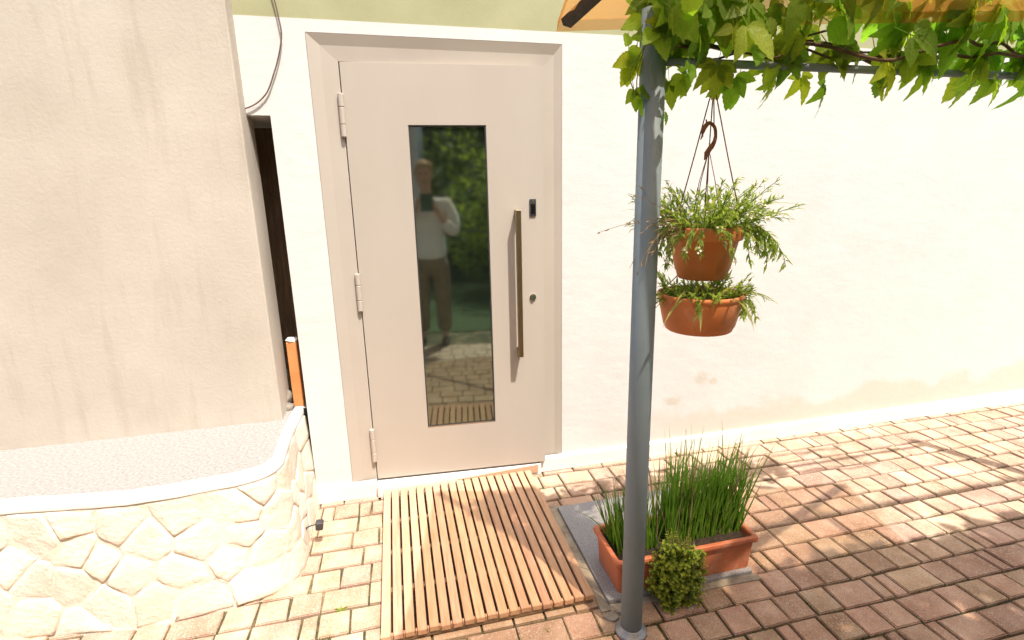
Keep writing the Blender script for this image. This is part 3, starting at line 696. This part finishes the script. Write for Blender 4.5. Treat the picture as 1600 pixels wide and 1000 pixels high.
# ================================================================== VINE
LV = []
def leaflet(bm_v, bm_f, base, d, n_, L, W, r, fold=.18, droop=.35):
    d = d.normalized(); s = d.cross(n_).normalized(); n_ = s.cross(d)
    prof = [(t_/15, max(0, math.sin(math.pi*(t_/15)**.78))**.8*(1-.25*(t_/15)**3)) for t_ in range(16)]
    mid, lf_, rg = [], [], []
    for i, (t, w_) in enumerate(prof):
        c = base + d*L*t - n_*droop*L*t*t
        ser = 1 + ((.09 if i % 2 else -.05) if i > 4 else 0)
        wv = .03*math.sin(i*2.1 + L*99)
        mid.append(c); lf_.append(c + s*W*.5*w_*ser + n_*(fold*W*.5*w_ + wv*W)); rg.append(c - s*W*.5*w_*ser + n_*(fold*W*.5*w_ - wv*W))
    b0 = len(bm_v); bm_v += mid + lf_ + rg; K = len(prof); LV.extend([(t_, 0, 0) for t_, _ in prof] + [(t_, w__, 0) for t_, w__ in prof]*2)
    for i in range(K-1):
        a, c, e_ = b0+i, b0+K+i, b0+2*K+i
        bm_f.append((a, c, c+1, a+1)); bm_f.append((a, a+1, e_+1, e_))
def vine_leaf_mesh(seed):
    r = random.Random(seed); vs, fs = [], []; LV.clear()
    nl = (5, 5, 3, 5, 3, 1, 5, 1)[seed % 8]
    angs = {5: (-84, -42, 0, 40, 82), 3: (-55, 0, 55), 1: (0,)}[nl]
    for a in angs:
        a_ = R(a + r.uniform(-8, 8)); L = (1.0 - abs(a)/260)*r.uniform(.9, 1.08)
        d = Vector((math.sin(a_), r.uniform(-.3, .1), -math.cos(a_)))
        leaflet(vs, fs, Vector((math.sin(a_)*.06, 0, -math.cos(a_)*.06)), d, Vector((0, -1, .12)) + rv(r, .25), L, L*(.52 if nl > 1 else .78)*r.uniform(.9, 1.15), r, r.uniform(.05, .45), r.uniform(.05, .6))
    b = Buf(); b.tube([(0, .02, .45), (0, .01, .2), (0, 0, 0), (0, 0, -.06)], .012, 4, False)
    k = len(vs); vs += b.v; fs += [tuple(i+k for i in f) for f in b.f]
    me = bpy.data.meshes.new('leaf'); me.from_pydata([tuple(v) for v in vs], [], fs); me.update(); me.materials.append(M['vine'])
    at = me.attributes.new('lv', 'FLOAT_VECTOR', 'POINT')
    for i_, v_ in enumerate(LV): at.data[i_].vector = v_
    for i_ in range(len(LV), len(vs)): at.data[i_].vector = (.5, .5, 0)
    for p in me.polygons: p.use_smooth = True
    return me
VM = [vine_leaf_mesh(i) for i in range(16)]
vine = empty('climbing_vine', (PX, PY, 0)); tag(vine, 'green creeper vine hanging over the grey crossbar and post top', 'vine')
def vl(x, z, y=None, s=.1, yawd=None, rollv=None, var=None, pitchv=None):
    o = link('leaf', VM[rnd.randrange(16) if var is None else var], None, vine, (x-PX, (rnd.gauss(0, .045) if y is None else y-PY), z))
    o.scale = (s, s, s); o.rotation_euler = (rnd.uniform(-.5, .35) if pitchv is None else pitchv, rnd.gauss(0, .45) if rollv is None else rollv, rnd.gauss(.2, .5) if yawd is None else yawd)
# dense mass over the bar
for i in range(66): vl(rnd.uniform(.91, 1.22), rnd.uniform(1.95, 2.14), s=rnd.uniform(.075, .115))
for i in range(14): vl(rnd.uniform(.885, .95), rnd.uniform(1.95, 2.10), y=PY-.05+rnd.uniform(-.05, .03), s=rnd.uniform(.07, .10))
for i in range(110): vl(rnd.uniform(1.22, 2.60), rnd.uniform(1.90, 2.16), s=rnd.uniform(.08, .12))
for i in range(60): vl(rnd.uniform(1.18, 2.5), rnd.uniform(2.02, 2.17), y=PY-.06+rnd.gauss(0, .04), s=rnd.uniform(.09, .13))
# sprigs trailing left of the post
for (x, z, s, rl, var) in ((.842, 1.905, .085, .25, 2), (.828, 1.90, .07, -.1, 5), (.852, 1.93, .06, .4, 5), (.845, 1.82, .062, -.2, 2), (.872, 1.80, .05, .1, 5), (.874, 1.835, .055, .0, 7), (.825, 1.955, .04, .5, 5)): vl(x, z, PY-.01, s, .2, rl, var)
# leaves below the bar
for (x, z, s, rl, var) in ((.955, 1.865, .055, .2, 2), (.985, 1.86, .075, -.1, 0), (1.01, 1.86, .065, .3, 2), (1.05, 1.885, .07, 0, 3), (1.085, 1.885, .085, .2, 0), (1.12, 1.87, .07, -.2, 2), (1.15, 1.86, .085, .1, 3), (1.175, 1.84, .06, -.1, 5), (1.225, 1.87, .08, .15, 2), (.945, 1.80, .045, .1, 7), (.93, 1.76, .035, 0, 5), (1.30, 1.87, .09, .2, 0), (1.42, 1.88, .08, -.2, 3), (1.55, 1.87, .09, .1, 0), (1.70, 1.88, .08, .1, 2), (1.93, 1.87, .09, .2, 0), (2.1, 1.88, .08, -.1, 3)): vl(x, z, None, s, rnd.gauss(.1, .4), rl, var)
for sd in range(5):
    r = random.Random(sd+50); b = Buf(); y = r.uniform(-.03, .03); z = 1.915 + r.uniform(-.005, .06)
    pts = [Vector((-.02 + r.uniform(-.02, .05), y, z))]
    while pts[-1].x < 2.2: pts.append(pts[-1] + Vector((.09, r.uniform(-.025, .025), r.uniform(-.03, .03) + (1.935-pts[-1].z)*.3)))
    b.tube(spline(pts, 4), r.uniform(.003, .007), 6); b.obj('stem', M['vine_stem'], vine)
b = Buf()
for k in range(2):
    x = -.03 + rnd.uniform(-.06, .02); b.tube(spline([(x+.03, -.03, 2.0), (x-.01, -.04, 1.92), (x-.03+rnd.uniform(-.02, .02), -.03, 1.85), (x-.02, -.02, 1.80)], 4), .0016, 5)
b.tube(spline([(-.02, -.04, 1.88), (-.032, -.045, 1.84), (-.022, -.04, 1.815), (-.012, -.04, 1.83), (-.018, -.04, 1.86)], 5), .0012, 5)
b.obj('tendrils', M['greenstem'], vine)

# ================================================================== HANGING PLANTERS
def pot(name, parent, rt_, rb, h, z, mat=None):
    p = lathe(name, [(0, 0), (rb*.93, 0), (rb, .004), (rb+(rt_-rb)*.16, h*.16), (rb+(rt_-rb)*.17+.002, h*.17), (rb+(rt_-rb)*.74, h*.74), (rt_*.985, h*.745), (rt_, h*.77), (rt_*1.015, h*.97), (rt_*1.01, h), (rt_*.965, h), (rt_*.95, h*.96), (rt_*.93, h*.8), (0, h*.8)], mat or M['terracotta'], parent, 56, (0, 0, z))
    s = lathe('soil', [(rt_*.94, h*.84), (rt_*.6, h*.87), (0, h*.88)], M['soil'], p, 32)
    return p
def lower_pot(parent, rt_, rb, h, z):
    p = lathe('lower_pot', [(0, 0), (rb*.95, 0), (rb, .004), (rb+(rt_-rb)*.16, h*.14), (rb+(rt_-rb)*.19+.002, h*.155), (rb+(rt_-rb)*.9, h*.80), (rt_*.97, h*.86), (rt_*1.0, h*.875), (rt_*1.02, h*.93), (rt_*1.005, h), (rt_*.955, h), (rt_*.94, h*.95), (rt_*.90, h*.7), (0, h*.7)], M['terracotta'], parent, 64, (0, 0, z))
    lathe('soil', [(rt_*.92, h*.80), (rt_*.6, h*.83), (0, h*.83)], M['soil'], p, 32)
    return p
def hanging(x, y, label, dz=0, rz=0, k=1.0):
    t = empty('hanging_planter', (x, y, dz), rz); tag(t, label, 'hanging pot')
    up_p = pot('upper_pot', t, .112*k, .073*k, .160, 1.278); lo = lower_pot(t, .130*k, .103*k, .120, 1.112)
    top = Vector((0, 0, 1.893-dz)); ring_ = 1.44
    b = Buf(); b.tube([top + Vector((0, .0125*math.cos(a*.5236), .0125*math.sin(a*.5236))) for a in range(13)], .0022, 6); b.obj('cord_loop', M['cord'], t)
    kn = Vector((.0, 0, 1.845-dz))
    b = Buf(); b.tube([top+Vector((0, 0, -.014)), kn], .003, 6); b.obj('cord', M['cord'], t)
    for (cx, cy) in ((-.1075, -.01), (.072, -.08), (.055, .09)):
        b = Buf(); pts = [kn, kn.lerp(Vector((cx, cy, ring_)), .5) + Vector((0, 0, -.004)), Vector((cx, cy, ring_))]; b.tube(pts, .0019, 6); b.obj('cord', M['cord'], t)
    # plastic bird-shaped hook in the middle with three short wires
    hk = Buf(); hk.tube(spline([(-.034, -.01, 1.700), (-.028, -.01, 1.722), (-.012, -.01, 1.735), (.006, -.01, 1.722), (.010, -.01, 1.695), (.002, -.01, 1.672), (-.010, -.01, 1.655)], 5), [.002, .003, .0045, .006, .0065, .007, .0072, .007, .0065, .006, .0055, .005, .005, .005, .005, .005, .005, .005, .005, .005, .0055, .006, .006, .0065, .007, .007, .0065, .006, .006, .006, .005], 8)
    hk.tube([(-.020, -.01, 1.728), (-.024, -.01, 1.745)], .0022, 6); hk.tube([(-.034, -.012, 1.700), (-.040, -.012, 1.688)], [.0035, .001], 6)
    hk.tube([(.0, -.01, 1.675), (-.016, -.012, 1.650), (-.024, -.014, 1.632)], [.006, .0085, .002], 6)
    hk.tube([(0, 0, 1.845-dz), (.004, -.008, 1.73)], .0018, 6)
    hk.obj('hook', M['hook'], t)
    for (cx, cy) in ((-.06, -.02), (-.012, .04), (.02, -.06), (.03, .03)):
        b = Buf(); b.tube([(-.008, -.010, 1.66), (cx*.5-.004, cy*.5, 1.57), (cx, cy, 1.425)], .0013, 5); b.obj('wire', M['cord'], t)
    for a in (20, 140, 260):
        b = Buf(); c, s_ = math.cos(R(a)), math.sin(R(a)); b.tube([(.070*c, .07*s_, 1.285), (.125*c, .125*s_, 1.222)], .0015, 5); b.obj('wire', M['cord'], t)
    return t
def bushy(base, rad, seed, label, nst, reach, flowers=True, group='plants in the hanging pots', trail=0.25, hang=()):
    r = random.Random(seed); root = empty('flowering_plant' if flowers else 'trailing_plant', base); tag(root, label, 'plant', group)
    st, lf, fl, sp, dr = Buf(), Buf(), Buf(), Buf(), Buf()
    def flower(p, nn, s):
        o1 = nn.orthogonal().normalized(); o2 = nn.cross(o1)
        for k in range(4):
            a = k*1.571 + .4; d = o1*math.cos(a) + o2*math.sin(a); fl.leaf(p, d + nn*.25, nn, s, s*.85, .1)
    for i in range(nst):
        az = r.uniform(0, 6.283); rr = r.random()**.5*rad*.85
        p0 = Vector((math.cos(az)*rr, math.sin(az)*rr, 0)); L = r.uniform(.5, 1.0)*reach
        out = Vector((math.cos(az), math.sin(az), 0))*(.35 + .9*rr/rad*r.random() + (.6 if r.random() < trail else 0)) + Vector((0, 0, r.uniform(.6, 1.1))) + rv(r, .3); out.normalize()
        pts = [p0]; d = out.copy(); N = 7
        sag = r.uniform(.02, .13) + (.16 if r.random() < trail else 0)
        for k in range(N):
            pts.append(pts[-1] + d*L/N); d = (d + Vector((0, 0, -sag)) + rv(r, .16)).normalized()
        st.tube(pts, [.0016*(1-.6*k/N) for k in range(N+1)], 4, False)
        for k in range(1, N+1):
            for j in range(r.choice((2, 3, 4))):
                dd = (pts[min(k, N)] - pts[k-1]).normalized() + rv(r, .95); q = pts[k-1].lerp(pts[k], r.random())
                lf.leaf(q, dd, Vector((0, 0, 1)) + rv(r, .5), r.uniform(.016, .034), r.uniform(.0055, .0095), r.uniform(0, .3))
        if flowers and r.random() < .5:
            for j in range(r.choice((4, 6, 8))):
                q = pts[-1] + rv(r, .009); flower(q, (Vector((0, -.5, .8)) + rv(r, .5)).normalized(), r.uniform(.0035, .0055))
    for (a0, a1, cnt, hl) in hang:
        for i in range(cnt):
            az = R(r.uniform(a0, a1)); p = Vector((math.cos(az)*rad*.92, math.sin(az)*rad*.92, .01)); d = Vector((math.cos(az), math.sin(az), r.uniform(.2, .9))).normalized()
            pts = [p]; N = 10; L = hl*r.uniform(.5, 1.1); sg = r.uniform(.28, .5)
            for k in range(N): pts.append(pts[-1] + d*L/N); d = (d + Vector((0, 0, -sg)) + rv(r, .2)).normalized()
            st.tube(pts, [.0019*(1-.5*k/N) for k in range(N+1)], 4, False)
            for k in range(1, N+1):
                for j in range(r.choice((2, 3, 4, 5))):
                    lf.leaf(pts[k-1].lerp(pts[k], r.random()), d + rv(r, 1.1), Vector((0, -.4, 1)) + rv(r, .5), r.uniform(.016, .036), r.uniform(.005, .010), r.uniform(0, .3))
            if flowers and r.random() < .5:
                for j in range(5): flower(pts[-2] + rv(r, .012), (Vector((0, -.8, .5)) + rv(r, .5)).normalized(), r.uniform(.0035, .0055))
    o = st.obj('stems', M['greenstem'], root); o['kind'] = 'stuff'
    o = lf.obj('leaves', M['alyssum'], root, False); o['kind'] = 'stuff'
    if fl.v: o = fl.obj('flowers', M['petal'], root, False); o['kind'] = 'stuff'
    return root
def straps(base, rad, seed, label, n, reach, group='plants in the hanging pots', down=.4):
    r = random.Random(seed); root = empty('spider_plant', base); tag(root, label, 'plant', group)
    for i in range(n):
        az = r.uniform(0, 6.283); p = Vector((math.cos(az), math.sin(az), 0))*rad*r.uniform(.1, .75); L = r.uniform(.5, 1)*reach
        d = Vector((math.cos(az)*r.uniform(.5, 1.2), math.sin(az)*r.uniform(.5, 1.2), r.uniform(.3, 1.2))).normalized(); pts = [p]; N = 9; sag = r.uniform(.12, .34)
        for k in range(N): pts.append(pts[-1] + d*L/N); d = (d + Vector((0, 0, -sag)) + rv(r, .06)).normalized()
        side = Vector((-math.sin(az), math.cos(az), 0)); W = r.uniform(.006, .011)
        b = Buf(); b.ribbon(pts, [W*(.6+.8*t*(1-t)*2) * (1-max(0, t-.75)*3.6) for t in [k/N for k in range(N+1)]], side); b.obj('leaf', M['strap'], root)
    return root
def wispy(base, seed, label, n, side, group='plants in the hanging pots'):
    r = random.Random(seed); root = empty('wispy_grass', base); tag(root, label, 'plant', group); st = Buf(); lf = Buf()
    for i in range(n):
        d = Vector((side*r.uniform(.5, 1.1), r.uniform(-.5, .2), r.uniform(.1, 1.1))).normalized(); pts = [Vector((0, 0, 0))]; L = r.uniform(.10, .27); N = 9; sag = r.uniform(.05, .26)
        for k in range(N): pts.append(pts[-1] + d*L/N); d = (d + Vector((0, 0, -sag)) + rv(r, .12)).normalized()
        st.tube(pts, .0008, 4, False)
        for k in range(3, N+1):
            if r.random() < .55: lf.leaf(pts[k], (pts[k]-pts[k-1]).normalized() + rv(r, .8), Vector((0, -1, .3)), r.uniform(.010, .022), r.uniform(.003, .006), .2)
    o = st.obj('stems', M['drystem'], root); o['kind'] = 'stuff'
    o = lf.obj('leaves', M['drystem'], root, False); o['kind'] = 'stuff'
HX, HY = 1.108, -1.150
hanging(HX, HY, 'two tiered terracotta hanging pots on brown cords next to the grey post')
bushy((HX, HY, 1.42), .105, 21, 'white flowered bushy plant in the upper pot beside the grey post', 140, .20, hang=((-70, 10, 10, .22), (-200, -125, 10, .15)))
straps((HX, HY, 1.20), .12, 22, 'pale strap leaved plant in the lower pot beside the grey post', 20, .22)
bushy((HX, HY, 1.20), .125, 23, 'leafy trailing plant in the lower pot beside the grey post', 60, .12, False, hang=((-30, 30, 4, .12),))
straps((HX, HY, 1.415), .10, 25, 'pale arching strap leaves trailing over the upper pot beside the grey post', 24, .28)
wispy((HX-.09, HY-.05, 1.425), 24, 'thin dry wisps reaching left across the grey post from the upper pot', 20, -1)
# ================================================================== PARASOL
def parasol(K, ph, HS, label):
    par = empty('parasol', (0, 0, 0)); tag(par, label, 'parasol', 'orange parasols over the terrace')
    xa = Vector((math.cos(ph), math.sin(ph), 0)); ya = Vector((-math.sin(ph), math.cos(ph), 0)); 
    cen = K + xa*HS - ya*HS; par.location = (cen.x, cen.y, 0); par.rotation_euler = (0, 0, ph)
    vs, fs = [], []; NG = 24
    for j in range(NG+1):
        for i in range(NG+1):
            u, v = -1+2*i/NG, -1+2*j/NG; m_ = max(abs(u), abs(v)); mn = min(abs(u), abs(v))
            z = K.z + .14*HS*(1-v) + .55*(1-m_) - .05*math.sin(math.pi*m_)*(1-(mn/m_ if m_ > 0 else 1)) - .03*m_*(1-(mn/m_ if m_ > 0 else 1)**2)*0 
            pull = 1 - .035*(1-(mn/m_)**2 if m_ > 0 else 0)*m_
            vs.append((u*HS*pull, v*HS*pull, z))
    for j in range(NG):
        for i in range(NG): a = j*(NG+1)+i; fs.append((a, a+1, a+NG+2, a+NG+1))
    raw('canopy', vs, fs, M['fabric'], par, True)
    # turned-down hem along the four sides
    hem = Buf()
    border = [(i, 0) for i in range(NG)] + [(NG, j) for j in range(NG)] + [(NG-i, NG) for i in range(NG)] + [(0, NG-j) for j in range(NG)]
    ring_v = [Vector(vs[j*(NG+1)+i]) for i, j in border]
    nb = len(ring_v)
    for p in ring_v: hem.v += [p*1.0 + Vector((0, 0, .001)), Vector((p.x*1.004, p.y*1.004, p.z-.028))]
    for i in range(nb): a, b_ = 2*i, 2*((i+1) % nb); hem.f.append((a, b_, b_+1, a+1))
    hem.obj('hem', M['fabric'], par)
    for sx in (-1, 1):
        for sy in (-1, 1):
            bm = bmesh.new(); a = Vector((sx*HS*.985, sy*HS*.985, K.z-.004+.14*HS*(1-sy*.985))); c = Vector((0, 0, K.z+.53+.14*HS)); d = (c-a).normalized(); s_ = d.cross(Vector((0, 0, 1))).normalized(); u_ = s_.cross(d)
            q = []
            for p, w_ in ((a, .018), (c, .024)):
                for (i, j) in ((-1, -1), (1, -1), (1, 0), (-1, 0)): q.append(bm.verts.new(p + s_*i*w_ + u_*(j*.02-.004)))
            for f in ((0, 1, 2, 3), (7, 6, 5, 4), (0, 4, 5, 1), (1, 5, 6, 2), (2, 6, 7, 3), (3, 7, 4, 0)): bm.faces.new([q[i] for i in f])
            bm_obj('rib', bm, M['darkfabric'], par)
    b = Buf(); b.tube([(0, 0, .05), (0, 0, K.z+.56+.14*HS)], .022, 18); b.obj('pole', M['alu'], par)
    box('base', -.28, .28, -.28, .28, .001, .06, M['granite'], par, .01)

parasol(Vector((.690, -.985, 2.035)), R(-12), 1.10, 'orange square parasol with dark ribs seen from below above the vine')
parasol(Vector((-1.68, -2.02, 2.45)), R(-3), 1.10, 'second orange square parasol, added unseen behind the viewer to shade the ground')  # added out of view to darken the ground reflected in the door glass

# ================================================================== SMALL WEEDS IN THE JOINTS
def weed(x, y, n, s, seed, label):
    r = random.Random(seed); b = Buf()
    for i in range(n):
        d = Vector((r.uniform(-1, 1), r.uniform(-1, 1), r.uniform(.2, 1.0))); b.leaf(Vector((r.uniform(-.004, .004), r.uniform(-.004, .004), -.010)), d, Vector((0, 0, 1)), r.uniform(.5, 1)*s, s*.28, .3)
    o = b.obj('weed', M['weed'], None, False, (x, y, 0)); tag(o, label, 'weed', 'weeds in the paving joints')
weed(-.128, -.792, 22, .036, 1, 'small yellow green weed in a joint left of the wooden mat')
weed(-.062, -.83, 14, .022, 4, 'tiny weed in the joint beside the mat, nearer the viewer than the larger weed')
weed(.615, -1.09, 16, .022, 2, 'tiny weed in the joint in front of the wooden mat')
moss = Buf(); r = random.Random(77)
for c in cands[:230]:
    if r.random() < .75 and c[1] < -.62:
        for k in range(r.randrange(10, 45)):
            sx = r.choice((-1, 1)); 
            if r.random() < .5: p = Vector((c[0] + sx*(c[2]/2+.0035), c[1] + r.uniform(-.5, .5)*c[3], -.008))
            else: p = Vector((c[0] + r.uniform(-.5, .5)*c[2], c[1] + sx*(c[3]/2+.0035), -.008))
            if mnoise.noise(p*5) < .0: continue
            moss.leaf(p + rv(r, .002), Vector((r.uniform(-1, 1), r.uniform(-1, 1), 1.2)), Vector((0, 0, 1)), r.uniform(.005, .011), .004, .1)
M['moss'] = leaf_mat('moss', (.05, .06, .012), (.10, .11, .02), .1, 0)
o = moss.obj('joint_moss', M['moss'], None, False); tag(o, 'dark green moss growing in the paving joints', 'moss', kind='stuff')
# crumbs and grit on the pavers
grit = Buf(); r = random.Random(12)
for i in range(420):
    x, y = r.uniform(-.3, 2.0), r.uniform(-1.35, -.03); s = r.uniform(.0012, .0034)
    if .0 < x < .84 and -1.02 < y < -.04: continue
    if .86 < x < 1.53 and -1.05 < y < -.37: continue
    b0 = len(grit.v); grit.v += [Vector((x, y, .001)) + Vector(q)*s for q in ((1, 0, 0), (-.4, .9, 0), (-.6, -.8, 0), (.1, .1, 1.1))]; grit.f += [(b0, b0+1, b0+3), (b0+1, b0+2, b0+3), (b0+2, b0, b0+3)]
o = grit.obj('grit', M['mortar'], None, False); tag(o, 'pale grit scattered over the pavers', 'grit', kind='stuff')

# ================================================================== BEHIND THE VIEWER (seen in the door glass)
def skin_obj(name, verts, edges, radii, mat, parent, sub=2, root=0):
    me = bpy.data.meshes.new(name); me.from_pydata(verts, edges, []); me.update()
    o = link(name, me, mat, parent)
    md = o.modifiers.new('Skin', 'SKIN'); md.use_smooth_shade = True
    for i, s in enumerate(me.skin_vertices[0].data):
        q = radii[i]; s.radius = q if isinstance(q, tuple) else (q, q); s.use_root = (i == root)
    ss = o.modifiers.new('Subsurf', 'SUBSURF'); ss.levels = sub; ss.render_levels = sub
    return o
per = empty('person', (.16, -2.86, 0)); tag(per, 'person in white shirt and khaki trousers holding up a phone, reflected in the glass', 'person')
V = []; E_ = []; Rd = []
def add(p, r_, par_=None):
    V.append(p); Rd.append(r_); i = len(V)-1
    if par_ is not None: E_.append((par_, i))
    return i
pel = add((0, 0, .98), (.15, .10)); wa = add((0, .0, 1.14), (.135, .095), pel); ch = add((0, .0, 1.36), (.16, .11), wa); nb_ = add((0, .0, 1.515), (.07, .065), ch); nk = add((-.005, .015, 1.60), .052, nb_)
h1_ = add((-.012, .03, 1.68), (.068, .080), nk); h2_ = add((-.015, .035, 1.765), (.078, .098), h1_); h3_ = add((-.015, .025, 1.845), (.055, .065), h2_)
nose = add((-.015, .135, 1.735), .014, h2_)
for s in (-1, 1):
    add((-.015+s*.085, .015, 1.735), .016, h2_)
    hip = add((s*.095, 0, .90), .088, pel); kn_ = add((s*.11, .015, .50), .058, hip); ank = add((s*.115, -.01, .10), .038, kn_); add((s*.125, .06, .045), .036, ank); 
    sh = add((s*.19, 0, 1.47), .058, ch); el = add((s*.255, .06, 1.17), .042, sh); wr = add((s*.105, .205, 1.405), .027, el)
    hd_ = add((s*.082, .235, 1.445), (.018, .036), wr)
    tips = [(s*.060, .236, 1.530), (s*.058, .246, 1.512), (s*.056, .250, 1.488), (s*.056, .252, 1.466)]
    for k, tp_ in enumerate(tips):
        kc = add((s*.086, .252, 1.452+.022*(3-k)), .0088, hd_); add(tp_, .0075, kc)
    th_ = add((s*.076, .220, 1.475), .010, hd_); add((s*.050, .226, 1.500), .0085, th_)
skin_obj('body', V, E_, Rd, M['skin'], per, 2)
V = []; E_ = []; Rd = []
a0 = add((0, 0, .88), (.205, .150)); a1 = add((0, 0, 1.0), (.185, .135), a0); a2 = add((0, 0, 1.15), (.175, .130), a1); a3 = add((0, 0, 1.36), (.185, .135), a2); a4 = add((0, 0, 1.50), (.10, .085), a3); add((0, .008, 1.55), (.068, .065), a4)
for s in (-1, 1):
    q1 = add((s*.195, 0, 1.465), .085, a3); q2 = add((s*.25, .03, 1.30), .083, q1); q3 = add((s*.268, .06, 1.17), .082, q2); add((s*.165, .148, 1.30), .056, q3)
skin_obj('shirt', V, E_, Rd, M['shirt'], per, 2)
V = []; E_ = []; Rd = []
a0 = add((0, 0, 1.0), (.165, .115)); a1 = add((0, 0, .92), (.175, .125), a0)
for s in (-1, 1):
    q1 = add((s*.10, 0, .80), .112, a1); q2 = add((s*.112, .012, .50), .092, q1); add((s*.118, -.005, .12), .080, q2)
skin_obj('trousers', V, E_, Rd, M['trouser'], per, 2)
bm = rock_mesh(5, .098, .112, .098, 3, .16)
for v in bm.verts:
    if v.co.y > .045 and v.co.z < .03: v.co.y = .045 - (.03-v.co.z)*.3
bm_obj('hair', bm, M['hair'], per, True, (-.015, .012, 1.80))
for s in (-1, 1):
    bm = rock_mesh(3, .045, .135, .045, 3, .08)
    for v in bm.verts: v.co.z = max(v.co.z, -.035)
    bm_obj('shoe', bm, M['shoe'], per, True, (s*.122, .05, .037))
    e_ = bm_obj('eye', rock_mesh(1, .011, .006, .007, 2, .02), M['lens'], per, True, (-.015+s*.032, .127, 1.765))
bm_obj('mouth', rock_mesh(1, .022, .006, .005, 2, .05), M['hook'], per, True, (-.015, .108, 1.682))
phn = box('phone', -.062, .062, -.006, .006, -.085, .085, M['phone'], None, .006); phn.location = (.1746, -2.6045, 1.487); tag(phn, 'dark green phone case held up in front of the person', 'phone')
b = Buf(); b.tube([(-.03, .0055, .055), (-.03, .0075, .055)], .010, 18); b.obj('lens', M['lens'], phn, False)
def shrub(x, y, h, rx, n, seed, label):
    r = random.Random(seed); root = empty('garden_shrub', (x, y, 0)); tag(root, label, 'shrub', 'shrubs of the garden behind the viewer')
    b = Buf(); br = Buf()
    br.tube([(0, 0, 0), (0.03, 0, h*.3), (0, .05, h*.6)], [.06, .045, .02], 8)
    for k in range(8):
        a = k*.785; br.tube([(0, 0, h*(.15+.05*k)), (math.cos(a)*rx*.4, math.sin(a)*rx*.4, h*(.4+.04*k)), (math.cos(a)*rx*.75, math.sin(a)*rx*.75, h*(.5+.05*k))], [.03, .018, .006], 6)
    cl = [Vector((r.uniform(-1, 1)*rx*.8, r.uniform(-1, 1)*rx*.8, h*r.uniform(.22, .92))) for _ in range(26)]
    for i in range(n):
        c = cl[r.randrange(26)]; v = rv(r); p = c + v.normalized()*v.length**.5*rx*.42
        if p.z < .03: continue
        b.leaf(p, v + rv(r, .7), Vector((0, 0, 1)) + rv(r, .6), r.uniform(.06, .11), .045)
    o = br.obj('branches', M['vine_stem'], root); o = b.obj('foliage', M['sunlitshrub'] if seed in (60, 62) else M['shrub'], root, False); o['kind'] = 'stuff'
for i, (x, y, h, rx) in enumerate(((1.05, -5.9, 2.7, .75), (-.15, -7.2, 2.6, .9), (1.9, -6.8, 3.0, 1.0), (.6, -8.6, 3.4, 1.2), (-1.7, -6.4, 2.4, .8), (2.9, -5.3, 2.3, .7))):
    shrub(x, y, h, rx, 3000, i+60, ('tall garden shrub with leaves coloured as if sunlit, reflected at right of the glass', 'green garden shrub behind the reflected person', 'broad garden shrub reflected at the right edge of the glass', 'tall dark shrub farthest back in the reflected garden', 'low garden shrub off to the left behind the viewer', 'low garden shrub off to the right behind the viewer')[i])
hedge = empty('hedge', (0, -9.6, 0)); tag(hedge, 'tall dark clipped hedge closing the garden behind the viewer', 'hedge')
b = Buf(); r = random.Random(70)
for i in range(20000):
    p = Vector((r.uniform(-9, 9), r.uniform(-.5, .5)*1.0 + .3*mnoise.noise(Vector((i*.1, 0, 0))), r.uniform(.02, 6.6))); b.leaf(p, rv(r), Vector((0, .6, .6)) + rv(r, .5), r.uniform(.14, .26), .12)
o = b.obj('foliage', M['shrub'], hedge, False); o['kind'] = 'stuff'
box('core', -9, 9, -.35, .2, 0, 6.4, M['soil'], hedge)
colm = empty('veranda_column', (-.16, -5.2, 0)); tag(colm, 'white veranda column behind the viewer, reflected at the left of the glass', 'column')
box('shaft', -.16, .08, -.12, .12, .12, 3.0, M['skirt'], colm, .01); box('plinth', -.19, .11, -.15, .15, .001, .1195, M['skirt'], colm, .006)
b = Buf(); b.tube([(.125, .10, .02), (.125, .10, 3.0)], .03, 14); b.obj('drainpipe', M['galv'], colm)
